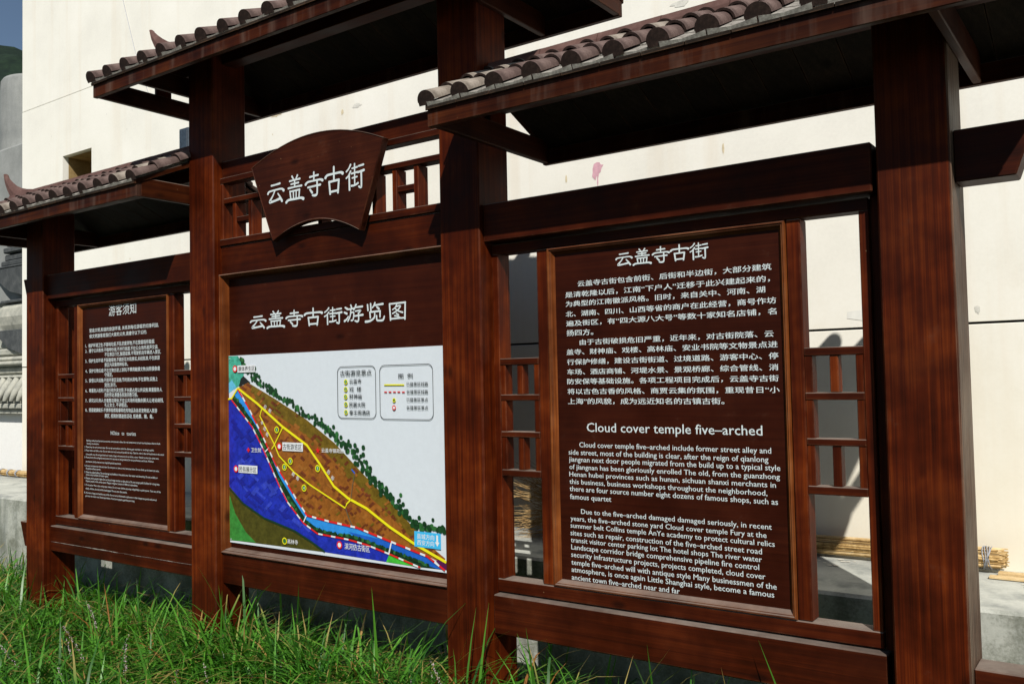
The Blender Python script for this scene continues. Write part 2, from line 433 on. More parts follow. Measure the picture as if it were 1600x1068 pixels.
LE = [('NOtice   to   tourists', -2.559, -2.306, 0.706, 0.02), ('Building civilized and harmonious tourism environment relates the vital entitlements of each tourist,please observe thefo', -2.817, -2.073, 0.663, 0.009), ('llowing conventions:', -2.813, -2.683, 0.6455, 0.009), ('1. Please keep the environment clean. Do not spit everywhere needs the chewing gum and litter or smoking in public.', -2.837, -2.132, 0.6255, 0.009), ('2. Please follow the Public order. Do not make too much noise and parallel the way. Observe order in line and loud down in the scenic', -2.837, -2.039, 0.605, 0.009), ('in the public area. Do not get drunk and rowdy or beg in the area and do not drive a motor Vehicle to enter the scenic area.', -2.823, -2.088, 0.5825, 0.009), ('3. Please protect the ecological environment. Do not step on the grassland. Do not pick flowers and fruits. Without', -2.84, -2.137, 0.5645, 0.009), ('permission, inside areas are not required special specimens.', -2.824, -2.454, 0.54, 0.01), ('4. Protect the historical relics and sites. Do not paint or carve on the historical relics. Do not climb up the historical relics.', -2.838, -2.085, 0.515, 0.009), ('No photos without permit.', -2.824, -2.666, 0.4985, 0.01), ('5. Value the public facilities. Do not damage any facilities in the scenic area. Save water and electricity. Do not scribble or', -2.838, -2.099, 0.4775, 0.01), ('carve on any facilities and scenic spots.', -2.824, -2.585, 0.4625, 0.01), ("6. Respect other people's rights. Do not force foreign tourists to take photos. Do not occupy public facilities for a long time.", -2.838, -2.082, 0.4425, 0.01), ('Respect people in the service sector. Respect religious customs of different nationalities.', -2.824, -2.29, 0.4255, 0.01), ('7. To be polite. Wear clean and proper clothes. Do not wear clothes exposing undignifiedly in public places. Take care of the', -2.838, -2.072, 0.403, 0.009), ('elderly, children, the sick and the handicapped. Do not utter dirty words.', -2.828, -2.395, 0.3815, 0.01), ('8. Advocate a happy and healthy way of life. Do not carry inflammable explosive or other dangerous goods and animal', -2.843, -2.111, 0.3575, 0.009), ('pets into the scenic area. Resist superstition. Avoid pornography, gambling and drug.', -2.831, -2.32, 0.3385, 0.009)]
G_FAN = [('云', -1.042, -0.926, 1.822, 1.924), ('盖', -0.909, -0.793, 1.813, 1.932), ('寺', -0.781, -0.665, 1.817, 1.929), ('古', -0.65, -0.538, 1.813, 1.932), ('街', -0.519, -0.406, 1.817, 1.928)]
G_MAP = [('云', -1.287, -1.167, 1.25, 1.319), ('盖', -1.157, -1.034, 1.248, 1.328), ('寺', -1.024, -0.905, 1.246, 1.324), ('古', -0.894, -0.773, 1.246, 1.325), ('街', -0.76, -0.642, 1.247, 1.322), ('游', -0.63, -0.511, 1.248, 1.325), ('览', -0.498, -0.379, 1.243, 1.326), ('图', -0.356, -0.256, 1.244, 1.319)]
G_R = [('云', 0.749, 0.816, 1.38, 1.431), ('盖', 0.821, 0.89, 1.378, 1.434), ('寺', 0.895, 0.961, 1.377, 1.434), ('古', 0.965, 1.033, 1.379, 1.433), ('街', 1.038, 1.105, 1.378, 1.433)]
MAP_POLYS = [('moss', [(-1.466, 0.492), (-1.343, 0.424), (-1.186, 0.361), (-0.969, 0.316), (-0.766, 0.233), (-0.766, 0.215), (-1.47, 0.209)]), ('dgreen', [(-1.375, 0.957), (-1.301, 0.876), (-1.197, 0.741), (-1.097, 0.599), (-0.951, 0.442), (-0.88, 0.372), (-0.733, 0.356), (-0.556, 0.342), (-0.354, 0.299), (-0.152, 0.257), (-0.059, 0.21), (-0.191, 0.207), (-0.369, 0.247), (-0.5, 0.273), (-0.615, 0.286), (-0.811, 0.295), (-0.905, 0.336), (-1.016, 0.427), (-1.073, 0.501), (-1.131, 0.587), (-1.198, 0.685), (-1.267, 0.774), (-1.355, 0.847), (-1.424, 0.905)]), ('teal', [(-1.458, 1.129), (-1.378, 1.128), (-1.357, 1.101), (-1.338, 1.061), (-1.331, 1.032), (-1.342, 0.997), (-1.368, 0.973), (-1.399, 0.96), (-1.46, 0.939)]), ('cyan', [(-1.46, 0.987), (-1.426, 1.004), (-1.39, 0.967), (-1.408, 0.957), (-1.46, 0.937)]), ('black', [(-1.356, 1.008), (-1.335, 1.022), (-1.281, 0.988), (-1.303, 0.977), (-1.339, 0.978), (-1.361, 0.966), (-1.371, 0.971)]), ('brown', [(-1.375, 0.963), (-1.299, 0.989), (-1.092, 0.905), (-0.881, 0.812), (-0.697, 0.709), (-0.523, 0.581), (-0.358, 0.467), (-0.214, 0.357), (-0.189, 0.33), (-0.058, 0.256), (-0.077, 0.236), (-0.152, 0.257), (-0.354, 0.299), (-0.556, 0.342), (-0.733, 0.356), (-0.88, 0.372), (-0.951, 0.442), (-1.097, 0.599), (-1.197, 0.741), (-1.301, 0.876)]), ('olive', [(-1.299, 0.989), (-1.092, 0.905), (-0.881, 0.812), (-0.697, 0.709), (-0.523, 0.581), (-0.358, 0.467), (-0.214, 0.357), (-0.199, 0.31), (-0.241, 0.321), (-0.346, 0.401), (-0.482, 0.481), (-0.61, 0.567), (-0.804, 0.696), (-0.962, 0.779), (-1.11, 0.838), (-1.23, 0.899)]), ('river', [(-1.375, 0.957), (-1.301, 0.876), (-1.197, 0.741), (-1.097, 0.599), (-0.951, 0.442), (-0.88, 0.372), (-0.733, 0.356), (-0.556, 0.342), (-0.354, 0.299), (-0.152, 0.254), (-0.068, 0.211), (-0.109, 0.212), (-0.217, 0.228), (-0.369, 0.265), (-0.5, 0.288), (-0.615, 0.296), (-0.795, 0.309), (-0.888, 0.35), (-0.999, 0.461), (-1.077, 0.545), (-1.12, 0.615), (-1.197, 0.73), (-1.266, 0.802), (-1.346, 0.871), (-1.409, 0.932), (-1.394, 0.952)]), ('riverd', [(-0.615, 0.319), (-0.354, 0.298), (-0.152, 0.254), (-0.068, 0.211), (-0.109, 0.212), (-0.217, 0.228), (-0.369, 0.265), (-0.5, 0.288), (-0.557, 0.293)]), ('blue', [(-1.461, 0.908), (-1.424, 0.905), (-1.355, 0.847), (-1.267, 0.774), (-1.198, 0.685), (-1.131, 0.587), (-1.073, 0.501), (-1.016, 0.427), (-0.905, 0.336), (-0.811, 0.295), (-0.615, 0.286), (-0.5, 0.273), (-0.369, 0.247), (-0.388, 0.21), (-0.766, 0.215), (-0.859, 0.253), (-0.969, 0.295), (-1.186, 0.338), (-1.343, 0.401), (-1.466, 0.474)]), ('green', [(-1.467, 0.433), (-1.398, 0.386), (-1.274, 0.264), (-1.188, 0.216), (-1.47, 0.209)]), ('moss', [(-1.466, 0.465), (-1.343, 0.395), (-1.186, 0.336), (-0.97, 0.293), (-0.859, 0.253), (-0.766, 0.215), (-1.248, 0.213), (-1.327, 0.26), (-1.407, 0.345), (-1.456, 0.434)]), ('moss', [(-1.466, 0.459), (-1.433, 0.461), (-1.434, 0.435), (-1.467, 0.433)]), ('lime', [(-0.388, 0.21), (-0.369, 0.245), (-0.282, 0.231), (-0.185, 0.207)]), ('purple', [(-0.108, 0.242), (-0.076, 0.257), (-0.051, 0.238), (-0.052, 0.211), (-0.068, 0.213)])]
